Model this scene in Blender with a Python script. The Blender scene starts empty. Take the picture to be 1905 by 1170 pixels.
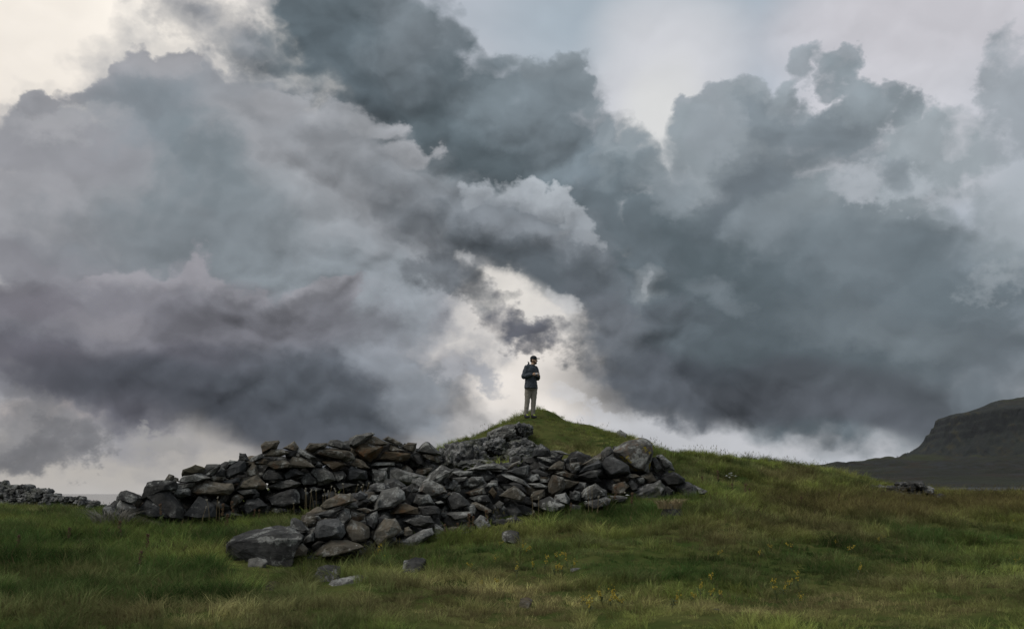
import bpy, bmesh, math, random
import numpy as np
from mathutils import Vector, Matrix, noise as mnoise

SC = bpy.context.scene
COL = SC.collection

# ------------------------------------------------------------------ camera
W, H = 1905.0, 1170.0
LENS = 35.0
FPX = W * LENS / 36.0
EYE = 1.6
PITCH = math.atan((918.0 - H / 2) / FPX)
CP, SP = math.cos(PITCH), math.sin(PITCH)

cam_data = bpy.data.cameras.new('camera')
cam_data.lens = LENS
cam_data.sensor_width = 36.0
cam_data.clip_start = 0.1
cam_data.clip_end = 60000.0
cam_data.dof.use_dof = True
cam_data.dof.focus_distance = 22.0
cam_data.dof.aperture_fstop = 2.8
cam = bpy.data.objects.new('camera', cam_data)
COL.objects.link(cam)
cam.location = (0, 0, EYE)
cam.rotation_euler = (math.pi / 2 + PITCH, 0, 0)
SC.camera = cam

def ray(px, py):
    """direction through a pixel of the 1905 x 1170 photograph"""
    cx, cy = (px - W / 2) / FPX, (H / 2 - py) / FPX
    return np.array((cx, CP - cy * SP, SP + cy * CP))

def at(px, py, D):
    """world point seen at that pixel, D metres in front of the camera along y"""
    d = ray(px, py)
    p = d * (D / d[1])
    return np.array((p[0], p[1], p[2] + EYE))

def project(P):
    P = np.asarray(P, float)
    x, y, z = P[..., 0], P[..., 1], P[..., 2] - EYE
    f = y * CP + z * SP
    u = -y * SP + z * CP
    return W / 2 + FPX * x / f, H / 2 - FPX * u / f

# ------------------------------------------------------------------ sky
SUN_EL, SUN_AZ = 50.0, -118.0         # sun above the cloud deck, to the left and behind the viewer
def lin(c):
    return tuple(((v / 255 + 0.055) / 1.055) ** 2.4 if v / 255 > 0.04045 else v / 255 / 12.92 for v in c)

world = bpy.data.worlds.new('World')
SC.world = world
world.use_nodes = True
TREE = world.node_tree
TREE.nodes.clear()

def nd(kind, **kw):
    n = TREE.nodes.new(kind)
    for k, v in kw.items():
        setattr(n, k, v)
    return n
def sock(s, v):
    if isinstance(v, bpy.types.NodeSocket):
        TREE.links.new(v, s)
    elif v is not None:
        s.default_value = v
def vm(op, a, b=None, c=None, out='Vector'):
    n = nd('ShaderNodeVectorMath', operation=op)
    for i, v in enumerate((a, b, c)):
        if v is not None:
            sock(n.inputs[i], v)
    return n.outputs[out]
def vscale(v, f):
    n = nd('ShaderNodeVectorMath', operation='SCALE')
    sock(n.inputs[0], v); sock(n.inputs['Scale'], f)
    return n.outputs[0]
def ma(op, a, b=None, c=None, clamp=False):
    n = nd('ShaderNodeMath', operation=op)
    n.use_clamp = clamp
    for i, v in enumerate((a, b, c)):
        if v is not None:
            sock(n.inputs[i], v)
    return n.outputs[0]
def noise3(vec, scale, detail, rough, out='Fac'):
    n = nd('ShaderNodeTexNoise', noise_dimensions='3D')
    sock(n.inputs['Vector'], vec)
    n.inputs['Scale'].default_value = scale
    n.inputs['Detail'].default_value = detail
    n.inputs['Roughness'].default_value = rough
    return n.outputs[out]
def mixc(f, a, b):
    n = nd('ShaderNodeMix', data_type='RGBA')
    sock(n.inputs[0], f); sock(n.inputs[6], a); sock(n.inputs[7], b)
    return n.outputs[2]
def smooth(v, lo, hi, a=0.0, b=1.0):
    n = nd('ShaderNodeMapRange', interpolation_type='SMOOTHSTEP')
    sock(n.inputs[0], v)
    for i, x in enumerate((lo, hi, a, b)):
        n.inputs[i + 1].default_value = x
    return n.outputs[0]

DIR = nd('ShaderNodeTexCoord').outputs['Generated']
NV = vm('MULTIPLY', DIR, (1.0, 1.0, 1.25))       # clouds flatten towards the horizon

def warped(scale, detail, rough, amp, off):
    v = vm('ADD', NV, off)
    c = noise3(v, scale, detail, rough, out='Color')
    c = vm('SUBTRACT', c, (0.5, 0.5, 0.5))
    return vm('MULTIPLY_ADD', c, (amp, amp, amp), DIR)
D_SOFT = warped(5.0, 2.0, 0.45, 0.10, (3.1, 7.7, 1.3))
D_FINE = warped(8.0, 6.0, 0.58, 0.15, (0.0, 0.0, 0.0))
D_WISP = warped(15.0, 5.0, 0.66, 0.12, (5.0, 2.0, 9.0))
# puffy (cauliflower) edges
vn = nd('ShaderNodeTexVoronoi', voronoi_dimensions='3D', feature='F1')
sock(vn.inputs['Vector'], vm('MULTIPLY_ADD', vm('SUBTRACT', D_FINE, DIR), (0.6, 0.6, 0.6), NV))
vn.inputs['Scale'].default_value = 17.0
vn.inputs['Detail'].default_value = 2.5
vn.inputs['Roughness'].default_value = 0.55
PUFF = ma('SUBTRACT', vn.outputs['Distance'], 0.55)

sky = nd('ShaderNodeTexSky', sky_type='NISHITA')
sky.sun_disc = False
sky.sun_elevation = math.radians(SUN_EL)
sky.sun_rotation = math.radians(SUN_AZ)
sky.altitude = 20
sky.dust_density = 2.5

# high thin overcast over the whole dome, the physical sky faintly through it
n_hi = noise3(vm('MULTIPLY', D_SOFT, (1.0, 1.0, 2.2)), 2.6, 4.0, 0.5)
ramp = nd('ShaderNodeValToRGB')
sock(ramp.inputs[0], n_hi)
ramp.color_ramp.elements[0].position = 0.36
ramp.color_ramp.elements[0].color = (*lin((158, 170, 182)), 1)
ramp.color_ramp.elements[1].position = 0.62
ramp.color_ramp.elements[1].color = (*lin((200, 202, 208)), 1)
VEIL = mixc(0.93, vscale(sky.outputs[0], 0.1), ramp.outputs[0])

# broken dark cloud over the dome beyond the view
n_bk = noise3(vm('MULTIPLY', D_SOFT, (1.0, 1.0, 1.6)), 2.2, 6.0, 0.55)
BROKEN = mixc(smooth(n_bk, 0.46, 0.66, 0.0, 0.8), VEIL, (*lin((124, 133, 142)), 1))

STROKES = []
def stroke(cx, cy, rx, ry, rot, col, soft=0.5, warp='f', alpha=1.0, puff=0.35, top=0.0):
    g = 0.3 * col[0] + 0.5 * col[1] + 0.2 * col[2]
    ds = 0.22 if g < 165 else 0.1
    col = tuple(v + (g - v) * ds for v in col)
    if soft < 0.56 and warp != 's': soft *= 0.55
    STROKES.append((cx, cy, rx, ry, rot, col, soft, warp, alpha, puff, top))

def add_stroke(cur, S, io):
    """one cloud mass: an ellipse of directions whose edge the shared noise breaks up"""
    cx, cy, rx, ry, rot, col, soft, warp, alpha, puff, top = S
    c0 = ray(cx, cy); c0 /= np.linalg.norm(c0)
    a = math.radians(rot)
    ca, sa = math.cos(a), math.sin(a)
    G = []
    for ux, uy, r in ((ca, sa, rx), (sa, -ca, ry)):        # second axis points upwards
        d = ray(cx + ux * r, cy + uy * r); d /= np.linalg.norm(d)
        e = d - c0
        e -= c0 * np.dot(e, c0)
        G.append(e / np.dot(e, e) * (1 + 1e-5 * io['n']))      # each sector its own nodes
    dv = io[{'f': 'Fine', 's': 'Soft', 'w': 'Wisp'}[warp]]
    q1 = vm('DOT_PRODUCT', dv, tuple(G[0]), out='Value')
    q2 = vm('DOT_PRODUCT', dv, tuple(G[1]), out='Value')
    L = ma('MULTIPLY_ADD', q1, q1, ma('MULTIPLY', q2, q2))
    if warp == 's':
        m = smooth(L, (1 + soft * 0.5) ** 2, (1 - soft) ** 2, 0.0, alpha)
    else:
        if puff:
            L = ma('MULTIPLY_ADD', io['Puff'], puff * 2, L)
        lo, hi = (1 + soft * 0.5) ** 2, (1 - soft) ** 2
        m = smooth(L, lo, hi, 0.0, alpha) if soft > 0.65 else ma('MULTIPLY_ADD', L, -alpha / (lo - hi), alpha * lo / (lo - hi))
        if not soft > 0.65 and alpha < 1:
            m = ma('MINIMUM', m, alpha)
    c = (*lin(col), 1)
    if top:                                                # bright crown, darker base
        c = vscale(lin(col), ma('MULTIPLY_ADD', q2, top, 1.0))
    return mixc(m, cur, c)
S = stroke
# clear and thinly veiled sky behind the clouds
S(120, 90, 520, 330, 0, (252, 244, 233), 0.9, 's')
S(60, 330, 220, 330, 0, (240, 232, 222), 0.9, 's')
S(1250, 40, 330, 120, 0, (164, 178, 190), 0.9, 's')
S(1450, 110, 150, 130, 20, (166, 179, 192), 0.9, 's')
S(1235, 160, 130, 170, 0, (204, 206, 212), 0.9, 's')
S(1720, 40, 330, 130, 0, (198, 197, 204), 0.9, 's')
S(1640, 250, 220, 120, 0, (208, 208, 215), 0.8, 's')
S(1225, 225, 60, 100, 10, (214, 215, 215), 0.97, 's')
S(1890, 380, 90, 110, 0, (172, 180, 188), 0.8, 's')
S(200, 850, 620, 120, 0, (182, 177, 171), 0.7, 's')
S(975, 650, 290, 290, 0, (233, 226, 219), 0.75, 's')
S(1350, 840, 480, 75, 0, (186, 188, 193), 0.8, 's')
S(110, 770, 120, 30, 8, (226, 208, 194), 0.8, 's')
S(20, 620, 70, 60, 0, (228, 216, 204), 0.8, 's')

# big pale lilac cloud on the left
S(270, 350, 330, 230, -14, (156, 158, 166), 0.26, 'f', 1, 0.3, 0.06)
S(100, 275, 110, 90, -20, (148, 151, 158), 0.22, 'f', 1, 0.3, 0.06)
S(270, 220, 200, 110, -14, (144, 149, 157), 0.22, 'f', 1, 0.3, 0.06)
S(400, 180, 110, 80, 0, (150, 154, 162), 0.3, 'f', 1, 0.35, 0.06)
S(520, 420, 480, 330, 30, (154, 158, 165), 0.4, 'f', 1, 0.2)
S(60, 430, 200, 220, 0, (155, 156, 163), 0.5, 'f', 0.95, 0.3)
S(320, 620, 560, 270, 0, (140, 141, 150), 0.5, 'f', 1, 0.25)
S(618, 600, 185, 270, -12, (150, 157, 166), 0.3, 'f', 1, 0.3)
S(42, 218, 46, 36, 0, (150, 152, 159), 0.25, 'f', 0.95, 0.4, 0.08)
S(100, 206, 48, 36, 0, (150, 152, 159), 0.25, 'f', 0.95, 0.4, 0.08)
S(160, 184, 50, 40, 0, (150, 152, 159), 0.25, 'f', 0.95, 0.4, 0.08)
S(215, 150, 52, 40, 0, (150, 152, 159), 0.25, 'f', 0.95, 0.4, 0.08)
S(280, 124, 56, 40, 0, (150, 152, 159), 0.25, 'f', 0.95, 0.4, 0.08)
S(340, 118, 50, 36, 0, (150, 152, 159), 0.25, 'f', 0.95, 0.4, 0.08)
S(320, 195, 170, 60, -12, (140, 147, 156), 0.8, 'f', 0.8, 0.3)
S(160, 290, 140, 50, -12, (146, 147, 155), 0.8, 'f', 0.8, 0.3)
S(265, 215, 140, 60, 0, (126, 138, 148), 0.9, 'f', 0.8, 0.2)
S(190, 370, 190, 60, -10, (160, 161, 167), 0.9, 'f', 0.5, 0.3)
S(400, 320, 170, 100, 40, (120, 133, 142), 0.5, 'f', 0.9, 0.35, 0.06)
S(440, 420, 230, 100, 20, (120, 132, 140), 0.8, 'f', 0.9, 0.3)
S(520, 300, 60, 200, -38, (162, 164, 170), 0.95, 'f', 0.3, 0.3)
S(640, 440, 180, 75, 30, (152, 159, 166), 0.9, 'f', 0.6, 0.3)
S(675, 560, 140, 120, 20, (146, 155, 164), 0.8, 'f', 0.8, 0.3)
S(130, 460, 200, 70, 0, (138, 139, 148), 0.8, 'f', 0.85, 0.3)
# lower puffs and the dark flat base
S(430, 470, 300, 70, 12, (124, 134, 142), 0.95, 'f', 0.85, 0.3)
S(195, 492, 52, 38, 0, (156, 155, 163), 0.3, 'f', 0.95, 0.4, 0.1)
S(255, 478, 48, 36, 0, (156, 155, 163), 0.3, 'f', 0.95, 0.4, 0.1)
S(325, 500, 52, 36, 0, (156, 155, 163), 0.3, 'f', 0.95, 0.4, 0.1)
S(385, 492, 46, 32, 0, (156, 155, 163), 0.3, 'f', 0.95, 0.4, 0.1)
S(445, 518, 50, 36, 0, (156, 155, 163), 0.3, 'f', 0.95, 0.4, 0.1)
S(510, 548, 50, 36, 0, (156, 155, 163), 0.3, 'f', 0.95, 0.4, 0.1)
S(570, 580, 48, 34, 0, (156, 155, 163), 0.3, 'f', 0.95, 0.4, 0.1)
S(340, 580, 290, 100, 8, (136, 135, 145), 0.85, 'f', 0.9, 0.3)
S(470, 610, 210, 90, 15, (128, 128, 137), 0.95, 'f', 0.7, 0.3)
S(600, 545, 46, 34, 0, (148, 148, 156), 0.3, 'f', 0.9, 0.4, 0.1)
S(645, 560, 46, 40, 0, (138, 138, 146), 0.3, 'f', 0.9, 0.4, 0.14)
S(625, 595, 80, 50, 10, (126, 126, 134), 0.95, 'f', 0.6, 0.3)
S(560, 660, 240, 110, 10, (116, 120, 129), 0.95, 'f', 0.8, 0.2)
S(360, 640, 440, 100, 8, (114, 114, 124), 0.97, 'f', 0.8, 0.25)
S(240, 682, 270, 50, 6, (108, 108, 118), 0.9, 'f', 0.95, 0.35, 0.12)
S(40, 555, 110, 52, -8, (110, 108, 118), 0.6, 'f', 0.95, 0.25, 0.05)
S(150, 590, 50, 34, 0, (118, 117, 126), 0.9, 'f', 0.5, 0.25)
S(350, 725, 480, 70, 8, (90, 91, 102), 0.97, 'f', 0.95, 0.2)
S(80, 690, 180, 44, 4, (98, 97, 108), 0.7, 'f', 0.9, 0.3)
S(460, 765, 380, 52, 12, (76, 80, 90), 0.6, 's', 0.97)
S(640, 750, 250, 100, 8, (86, 94, 104), 0.9, 'f', 0.9, 0.2)
S(768, 735, 72, 120, -10, (138, 146, 156), 0.7, 'f', 0.85, 0.3)
S(580, 835, 240, 44, 10, (80, 86, 96), 0.8, 's', 0.9)
# low left clouds
S(60, 800, 120, 72, 8, (126, 126, 130), 0.7, 'w', 0.95, 0.25)
S(60, 835, 100, 30, 0, (108, 109, 114), 0.9, 'w', 0.85, 0.2)
S(182, 826, 42, 30, 5, (114, 115, 120), 0.7, 'w', 0.95, 0.25)
S(300, 840, 40, 15, 35, (158, 156, 155), 0.9, 'w', 0.8, 0.2)
# central diagonal bank, back layer
S(430, 40, 150, 70, 12, (136, 141, 150), 0.6, 'w', 0.9, 0.4)
S(520, 120, 130, 70, 20, (128, 136, 144), 0.6, 'w', 0.9, 0.4)
S(690, 80, 215, 190, 40, (98, 112, 121), 0.35, 'f', 1, 0.3, 0.05)
S(790, 210, 340, 170, 36, (92, 106, 115), 0.3, 'f', 1, 0.3)
S(985, 165, 115, 125, 0, (120, 134, 144), 0.22, 'f', 1, 0.4, 0.12)
S(1000, 290, 230, 180, 10, (94, 107, 116), 0.4, 'f', 1, 0.3, 0.06)
S(1120, 330, 150, 130, 40, (108, 122, 132), 0.35, 'f', 1, 0.4, 0.08)
S(700, 190, 190, 80, 40, (84, 98, 107), 0.9, 'f', 0.9, 0.2)
S(870, 300, 220, 80, 25, (86, 100, 108), 0.9, 'f', 0.9, 0.2)
S(760, 40, 80, 60, 40, (122, 133, 142), 0.9, 'f', 0.7, 0.3)
S(955, 98, 52, 42, 0, (130, 142, 151), 0.3, 'f', 0.95, 0.4, 0.12)
S(1020, 84, 52, 44, 0, (130, 142, 151), 0.3, 'f', 0.95, 0.4, 0.12)
S(1052, 135, 46, 50, 0, (130, 142, 151), 0.3, 'f', 0.95, 0.4, 0.12)
S(1085, 195, 46, 46, 0, (130, 142, 151), 0.3, 'f', 0.95, 0.4, 0.12)
S(1112, 245, 42, 42, 0, (130, 142, 151), 0.3, 'f', 0.95, 0.4, 0.12)
S(1000, 190, 110, 110, 0, (112, 125, 134), 0.9, 'f', 0.9, 0.3)
# right bank
S(1290, 222, 46, 38, 0, (146, 156, 165), 0.3, 'f', 0.95, 0.4, 0.1)
S(1340, 192, 46, 36, 0, (146, 156, 165), 0.3, 'f', 0.95, 0.4, 0.1)
S(1405, 178, 46, 34, 0, (146, 156, 165), 0.3, 'f', 0.95, 0.4, 0.1)
S(1465, 160, 44, 34, 0, (146, 156, 165), 0.3, 'f', 0.95, 0.4, 0.1)
S(1505, 122, 40, 38, 0, (146, 156, 165), 0.3, 'f', 0.95, 0.4, 0.1)
S(1565, 132, 46, 32, 0, (146, 156, 165), 0.3, 'f', 0.95, 0.4, 0.1)
S(1625, 172, 44, 32, 0, (146, 156, 165), 0.3, 'f', 0.95, 0.4, 0.1)
S(1672, 205, 40, 30, 0, (146, 156, 165), 0.3, 'f', 0.95, 0.4, 0.1)
S(1165, 300, 60, 70, 0, (140, 152, 160), 0.6, 'f', 0.9, 0.4)
S(1240, 440, 220, 170, 20, (102, 116, 125), 0.3, 'f', 1, 0.4, 0.08)
S(1425, 245, 180, 105, -8, (140, 151, 159), 0.3, 'f', 1, 0.4, 0.06)
S(1490, 215, 140, 66, 8, (128, 141, 151), 0.35, 'f', 0.95, 0.4, 0.06)
S(1600, 170, 120, 46, 38, (138, 151, 160), 0.5, 'w', 0.95, 0.35)
S(1350, 330, 150, 90, 0, (144, 155, 163), 0.7, 'f', 0.95, 0.3)
S(1480, 390, 230, 150, -25, (126, 138, 146), 0.5, 'f', 1, 0.35, 0.07)
S(1750, 300, 190, 105, 0, (150, 162, 170), 0.35, 'f', 0.95, 0.4, 0.05)
S(1890, 180, 60, 110, 0, (152, 162, 171), 0.5, 'w', 0.9, 0.3)
S(1660, 430, 270, 150, 10, (134, 146, 154), 0.4, 'f', 1, 0.35, 0.05)
S(1480, 590, 480, 250, 8, (94, 107, 116), 0.45, 'f', 1, 0.25)
S(1760, 620, 230, 220, 0, (104, 117, 126), 0.6, 'f', 0.95, 0.3)
S(1330, 490, 220, 100, 20, (86, 100, 108), 0.9, 'f', 0.9, 0.3)
S(1420, 340, 60, 130, 35, (106, 118, 128), 0.9, 'f', 0.85, 0.3)
S(1600, 390, 130, 66, 0, (136, 148, 156), 0.9, 'f', 0.7, 0.3)
S(1560, 480, 160, 66, 15, (112, 125, 134), 0.9, 'f', 0.8, 0.3)
S(1790, 510, 130, 90, 20, (100, 114, 123), 0.9, 'f', 0.8, 0.3)
S(1860, 420, 90, 66, 0, (142, 154, 162), 0.9, 'f', 0.7, 0.3)
S(1150, 470, 120, 120, 40, (98, 111, 120), 0.5, 'f', 1, 0.3)
S(1225, 640, 175, 130, 42, (90, 99, 108), 0.5, 'f', 1, 0.35)
S(1480, 680, 360, 100, 6, (82, 94, 102), 0.9, 'f', 0.9, 0.2)
S(1390, 752, 370, 62, 7, (72, 79, 88), 0.6, 's', 0.97)
S(1650, 775, 270, 58, 7, (80, 87, 95), 0.7, 's', 0.97)
S(1480, 782, 340, 34, 5, (82, 88, 97), 0.6, 's', 0.92)
S(1220, 725, 130, 50, 28, (88, 95, 105), 0.7, 'w', 0.9, 0.25)
S(1880, 700, 140, 100, 0, (100, 111, 120), 0.9, 'f', 0.9, 0.2)
# front ridge of the central bank: bright crown, dark base
S(525, 180, 46, 32, 0, (160, 163, 169), 0.3, 'f', 0.95, 0.4, 0.1)
S(590, 213, 48, 34, 0, (160, 163, 169), 0.3, 'f', 0.95, 0.4, 0.1)
S(650, 230, 46, 32, 0, (160, 163, 169), 0.3, 'f', 0.95, 0.4, 0.1)
S(715, 244, 46, 34, 0, (160, 163, 169), 0.3, 'f', 0.95, 0.4, 0.1)
S(775, 285, 46, 34, 0, (160, 163, 169), 0.3, 'f', 0.95, 0.4, 0.1)
S(610, 272, 180, 74, 30, (140, 144, 151), 0.85, 'f', 0.97, 0.4, 0.12)
S(760, 358, 270, 90, 28, (138, 143, 150), 0.85, 'f', 0.98, 0.4, 0.14)
S(930, 450, 190, 70, 24, (108, 117, 126), 0.85, 'f', 0.97, 0.3, 0.12)
S(1065, 500, 120, 84, 38, (102, 112, 121), 0.3, 'f', 0.97, 0.35, 0.12)
S(900, 355, 44, 34, 0, (162, 169, 176), 0.25, 'f', 1.0, 0.4, 0.14)
S(950, 342, 46, 36, 0, (162, 169, 176), 0.25, 'f', 1.0, 0.4, 0.14)
S(1005, 338, 48, 38, 0, (162, 169, 176), 0.25, 'f', 1.0, 0.4, 0.14)
S(1055, 358, 46, 36, 0, (162, 169, 176), 0.25, 'f', 1.0, 0.4, 0.14)
S(1085, 398, 38, 36, 0, (162, 169, 176), 0.25, 'f', 1.0, 0.4, 0.14)
S(1092, 438, 36, 36, 0, (162, 169, 176), 0.25, 'f', 1.0, 0.4, 0.14)
S(985, 420, 140, 78, 18, (124, 132, 141), 0.85, 'f', 1, 0.3)
S(985, 490, 200, 50, 24, (78, 87, 95), 0.9, 'f', 0.95, 0.2)
S(840, 478, 130, 48, 32, (108, 115, 123), 0.9, 'f', 0.85, 0.35)
S(1110, 600, 100, 64, 45, (88, 95, 104), 0.7, 'w', 0.95, 0.3)
# rents of light and dark scraps in the gap
S(945, 565, 90, 50, 30, (204, 202, 199), 0.99, 's', 0.75)
S(955, 552, 44, 28, 30, (226, 221, 214), 0.99, 'f', 0.8, 0.15)
S(884, 492, 22, 24, 0, (190, 191, 193), 0.99, 'f', 0.7, 0.1)
S(1027, 562, 18, 28, 0, (196, 197, 199), 0.98, 'f', 0.8, 0.1)
S(1204, 507, 36, 26, 10, (138, 147, 154), 0.99, 'f', 0.7, 0.2)
S(1206, 507, 12, 14, 10, (172, 178, 184), 0.99, 'f', 0.5, 0.1)
S(1340, 545, 60, 26, 30, (116, 128, 137), 0.98, 'f', 0.7, 0.2)
S(866, 535, 76, 36, 35, (88, 95, 103), 0.6, 'w', 0.97, 0.45)
S(800, 512, 60, 30, 20, (110, 117, 125), 0.9, 'w', 0.85, 0.4)
S(968, 610, 60, 34, 20, (92, 95, 106), 0.55, 'f', 1, 0.3)
S(985, 625, 40, 20, 10, (96, 99, 109), 0.9, 'w', 0.9, 0.2)
S(880, 682, 52, 30, 40, (158, 161, 169), 0.8, 'w', 0.9, 0.4)
S(908, 716, 46, 20, 40, (168, 170, 176), 0.8, 'w', 0.9, 0.4)
S(812, 690, 26, 26, 0, (166, 168, 174), 0.8, 'w', 0.8, 0.4)
S(1045, 730, 36, 22, 20, (202, 201, 202), 0.9, 'w', 0.8, 0.3)
S(1120, 775, 46, 18, 25, (194, 196, 201), 0.9, 'w', 0.7, 0.3)

# extra billows inside the banks
S(1300, 260, 70, 50, 10, (140, 152, 160), 0.5, 'f', 0.9, 0.5, 0.10)
S(1360, 235, 60, 44, 0, (146, 157, 166), 0.4, 'f', 0.9, 0.5, 0.10)
S(1470, 165, 50, 34, 20, (146, 158, 167), 0.5, 'f', 0.9, 0.5, 0.10)
S(1540, 260, 80, 44, 30, (124, 137, 147), 0.6, 'f', 0.85, 0.5, 0.08)
S(1590, 330, 70, 36, 0, (176, 182, 190), 0.8, 'w', 0.8, 0.35)
S(1700, 350, 60, 30, 0, (178, 186, 194), 0.8, 'w', 0.7, 0.35)
S(1270, 350, 60, 44, 0, (128, 140, 149), 0.6, 'f', 0.9, 0.45, 0.12)
S(1640, 330, 50, 40, 0, (132, 144, 153), 0.5, 'f', 0.85, 0.5, 0.12)
S(1440, 430, 90, 50, -30, (128, 140, 149), 0.8, 'f', 0.7, 0.4, 0.10)
S(1850, 520, 60, 30, 0, (150, 160, 168), 0.8, 'w', 0.6, 0.35)
S(1700, 640, 120, 50, 10, (112, 124, 132), 0.9, 'f', 0.6, 0.3)
S(1560, 600, 110, 40, 20, (106, 118, 126), 0.9, 'f', 0.6, 0.3)
S(740, 120, 80, 60, 40, (116, 128, 137), 0.9, 'f', 0.6, 0.4)
S(640, 150, 90, 60, 40, (84, 97, 106), 0.9, 'f', 0.7, 0.3)
S(880, 170, 70, 80, 40, (112, 126, 135), 0.8, 'f', 0.6, 0.4)
S(660, 235, 70, 30, 25, (154, 158, 164), 0.7, 'f', 0.7, 0.5)
S(520, 200, 60, 40, 20, (150, 152, 158), 0.7, 'f', 0.7, 0.5)
S(250, 480, 60, 36, 0, (150, 149, 157), 0.6, 'f', 0.8, 0.5, 0.10)
S(370, 490, 60, 34, 0, (148, 147, 156), 0.6, 'f', 0.8, 0.5, 0.10)
S(200, 580, 90, 36, 0, (142, 140, 148), 0.8, 'f', 0.6, 0.5)

S(1120, 600, 70, 70, 45, (110, 117, 126), 0.95, 'f', 0.6, 0.3)
S(100, 250, 70, 26, -15, (178, 178, 182), 0.9, 'f', 0.5, 0.3)
S(300, 130, 90, 24, -10, (172, 173, 178), 0.9, 'f', 0.5, 0.3)

# relief of the billows: brightness follows the slope of the noise towards the light
RV = vm('MULTIPLY_ADD', vm('SUBTRACT', D_FINE, DIR), (0.55, 0.55, 0.55), NV)
def billow(v, off):
    n = nd('ShaderNodeTexVoronoi', voronoi_dimensions='3D', feature='F1')
    sock(n.inputs['Vector'], vm('ADD', v, off) if off else v)
    n.inputs['Scale'].default_value = 10.0
    n.inputs['Detail'].default_value = 2.5
    n.inputs['Roughness'].default_value = 0.5
    return n.outputs['Distance']
UPV = (-0.004, 0.0, 0.014)
bil = ma('SUBTRACT', billow(RV, UPV), billow(RV, None))
n_a = noise3(RV, 8.0, 4.0, 0.45)
n_b = noise3(vm('ADD', RV, (-0.006, 0.0, 0.018)), 8.0, 4.0, 0.45)
lown = noise3(RV, 4.5, 3.0, 0.5)
low = ma('SUBTRACT', lown, 0.5)
where = smooth(noise3(vm('ADD', NV, (4.0, 4.0, 1.0)), 3.5, 2.0, 0.5), 0.40, 0.58, 0.35, 1.0)
RELIEF = ma('MULTIPLY_ADD', low, 0.55, ma('MULTIPLY_ADD', ma('MULTIPLY', bil, where), 1.0, ma('MULTIPLY', ma('SUBTRACT', n_a, n_b), 0.5)))

# the view's part of the dome in four sectors, so that a ray only works through the clouds near it
IO = {'Fine': D_FINE, 'Soft': D_SOFT, 'Wisp': D_WISP, 'Puff': PUFF, 'Veil': VEIL, 'Relief': RELIEF}
MAIN = TREE
def sector(name, x0, x1, y0, y1):
    global TREE
    g = bpy.data.node_groups.new(name, 'ShaderNodeTree')
    for k in IO:
        g.interface.new_socket(k, in_out='INPUT', socket_type='NodeSocketFloat' if k in ('Puff', 'Relief') else
                               'NodeSocketColor' if k == 'Veil' else 'NodeSocketVector')
    g.interface.new_socket('Shader', in_out='OUTPUT', socket_type='NodeSocketShader')
    TREE = g
    gi = nd('NodeGroupInput'); go = nd('NodeGroupOutput')
    io = {k: gi.outputs[k] for k in IO}
    io['n'] = len(bpy.data.node_groups)
    cur = io['Veil']
    for S in STROKES:
        cx, cy, rx, ry, rot = S[:5]
        a = math.radians(rot); f = 1 + 0.5 * S[6] + 0.12
        ex = math.hypot(rx * math.cos(a), ry * math.sin(a)) * f + 55
        ey = math.hypot(rx * math.sin(a), ry * math.cos(a)) * f + 55
        if cx + ex < x0 or cx - ex > x1 or cy + ey < y0 or cy - ey > y1:
            continue
        cur = add_stroke(cur, S, io)
    lum = vm('DOT_PRODUCT', cur, (0.3, 0.5, 0.2), out='Value')
    calm = smooth(lum, 0.16, 0.50, 12.0, 2.5)
    k = ma('MULTIPLY_ADD', io['Relief'], calm, 10.0)
    b = nd('ShaderNodeBackground')
    sock(b.inputs['Color'], vscale(cur, k))
    b.inputs['Strength'].default_value = 0.1
    TREE.links.new(b.outputs[0], go.inputs[0])
    TREE = MAIN
    n = nd('ShaderNodeGroup'); n.node_tree = g
    for k, v in IO.items():
        sock(n.inputs[k], v)
    return n.outputs[0]

def side(normal, off):
    return ma('GREATER_THAN', vm('DOT_PRODUCT', DIR, tuple(normal), out='Value'), off)
def mixs(f, a, b):
    n = nd('ShaderNodeMixShader')
    sock(n.inputs[0], f); TREE.links.new(a, n.inputs[1]); TREE.links.new(b, n.inputs[2])
    return n.outputs[0]
B = 2500
XC, YC = W / 2, 440
up_n = ray(W / 2, YC); up_n = np.array((0, -up_n[2], up_n[1]))     # plane through the eye and the row YC
f_r = side((1, 0, 0), 0.0)
f_u = side(up_n, 0.0)
low_half = mixs(f_r, sector('sky_low_left', -B, XC, YC, B), sector('sky_low_right', XC, B, YC, B))
high_half = mixs(f_r, sector('sky_high_left', -B, XC, -B, YC), sector('sky_high_right', XC, B, -B, YC))
inside = mixs(f_u, low_half, high_half)
b_out = nd('ShaderNodeBackground')
sock(b_out.inputs['Color'], vscale(BROKEN, 10.0))
b_out.inputs['Strength'].default_value = 0.1
cm = vm('DOT_PRODUCT', DIR, (0.0, math.cos(0.26), math.sin(0.26)), out='Value')
wo = nd('ShaderNodeOutputWorld')
TREE.links.new(mixs(smooth(cm, 0.80, 0.70), inside, b_out.outputs[0]), wo.inputs['Surface'])

# ------------------------------------------------------------------ sun through the cloud
sun_data = bpy.data.lights.new('sun', 'SUN')
sun_data.energy = 1.5
sun_data.angle = math.radians(40)
sun_data.color = (1.0, 0.95, 0.88)
sun = bpy.data.objects.new('sun', sun_data)
COL.objects.link(sun)
az, el = math.radians(SUN_AZ), math.radians(SUN_EL)
to_sun = Vector((math.sin(az) * math.cos(el), math.cos(az) * math.cos(el), math.sin(el)))
sun.rotation_euler = to_sun.to_track_quat('Z', 'Y').to_euler()

vs = SC.view_settings
vs.view_transform = 'Standard'
vs.look = 'None'
vs.exposure = 0.0
vs.gamma = 1.0
vs.use_curve_mapping = False

# ================================================================== helpers
RNG = random.Random(7)
NPR = np.random.default_rng(11)

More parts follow.
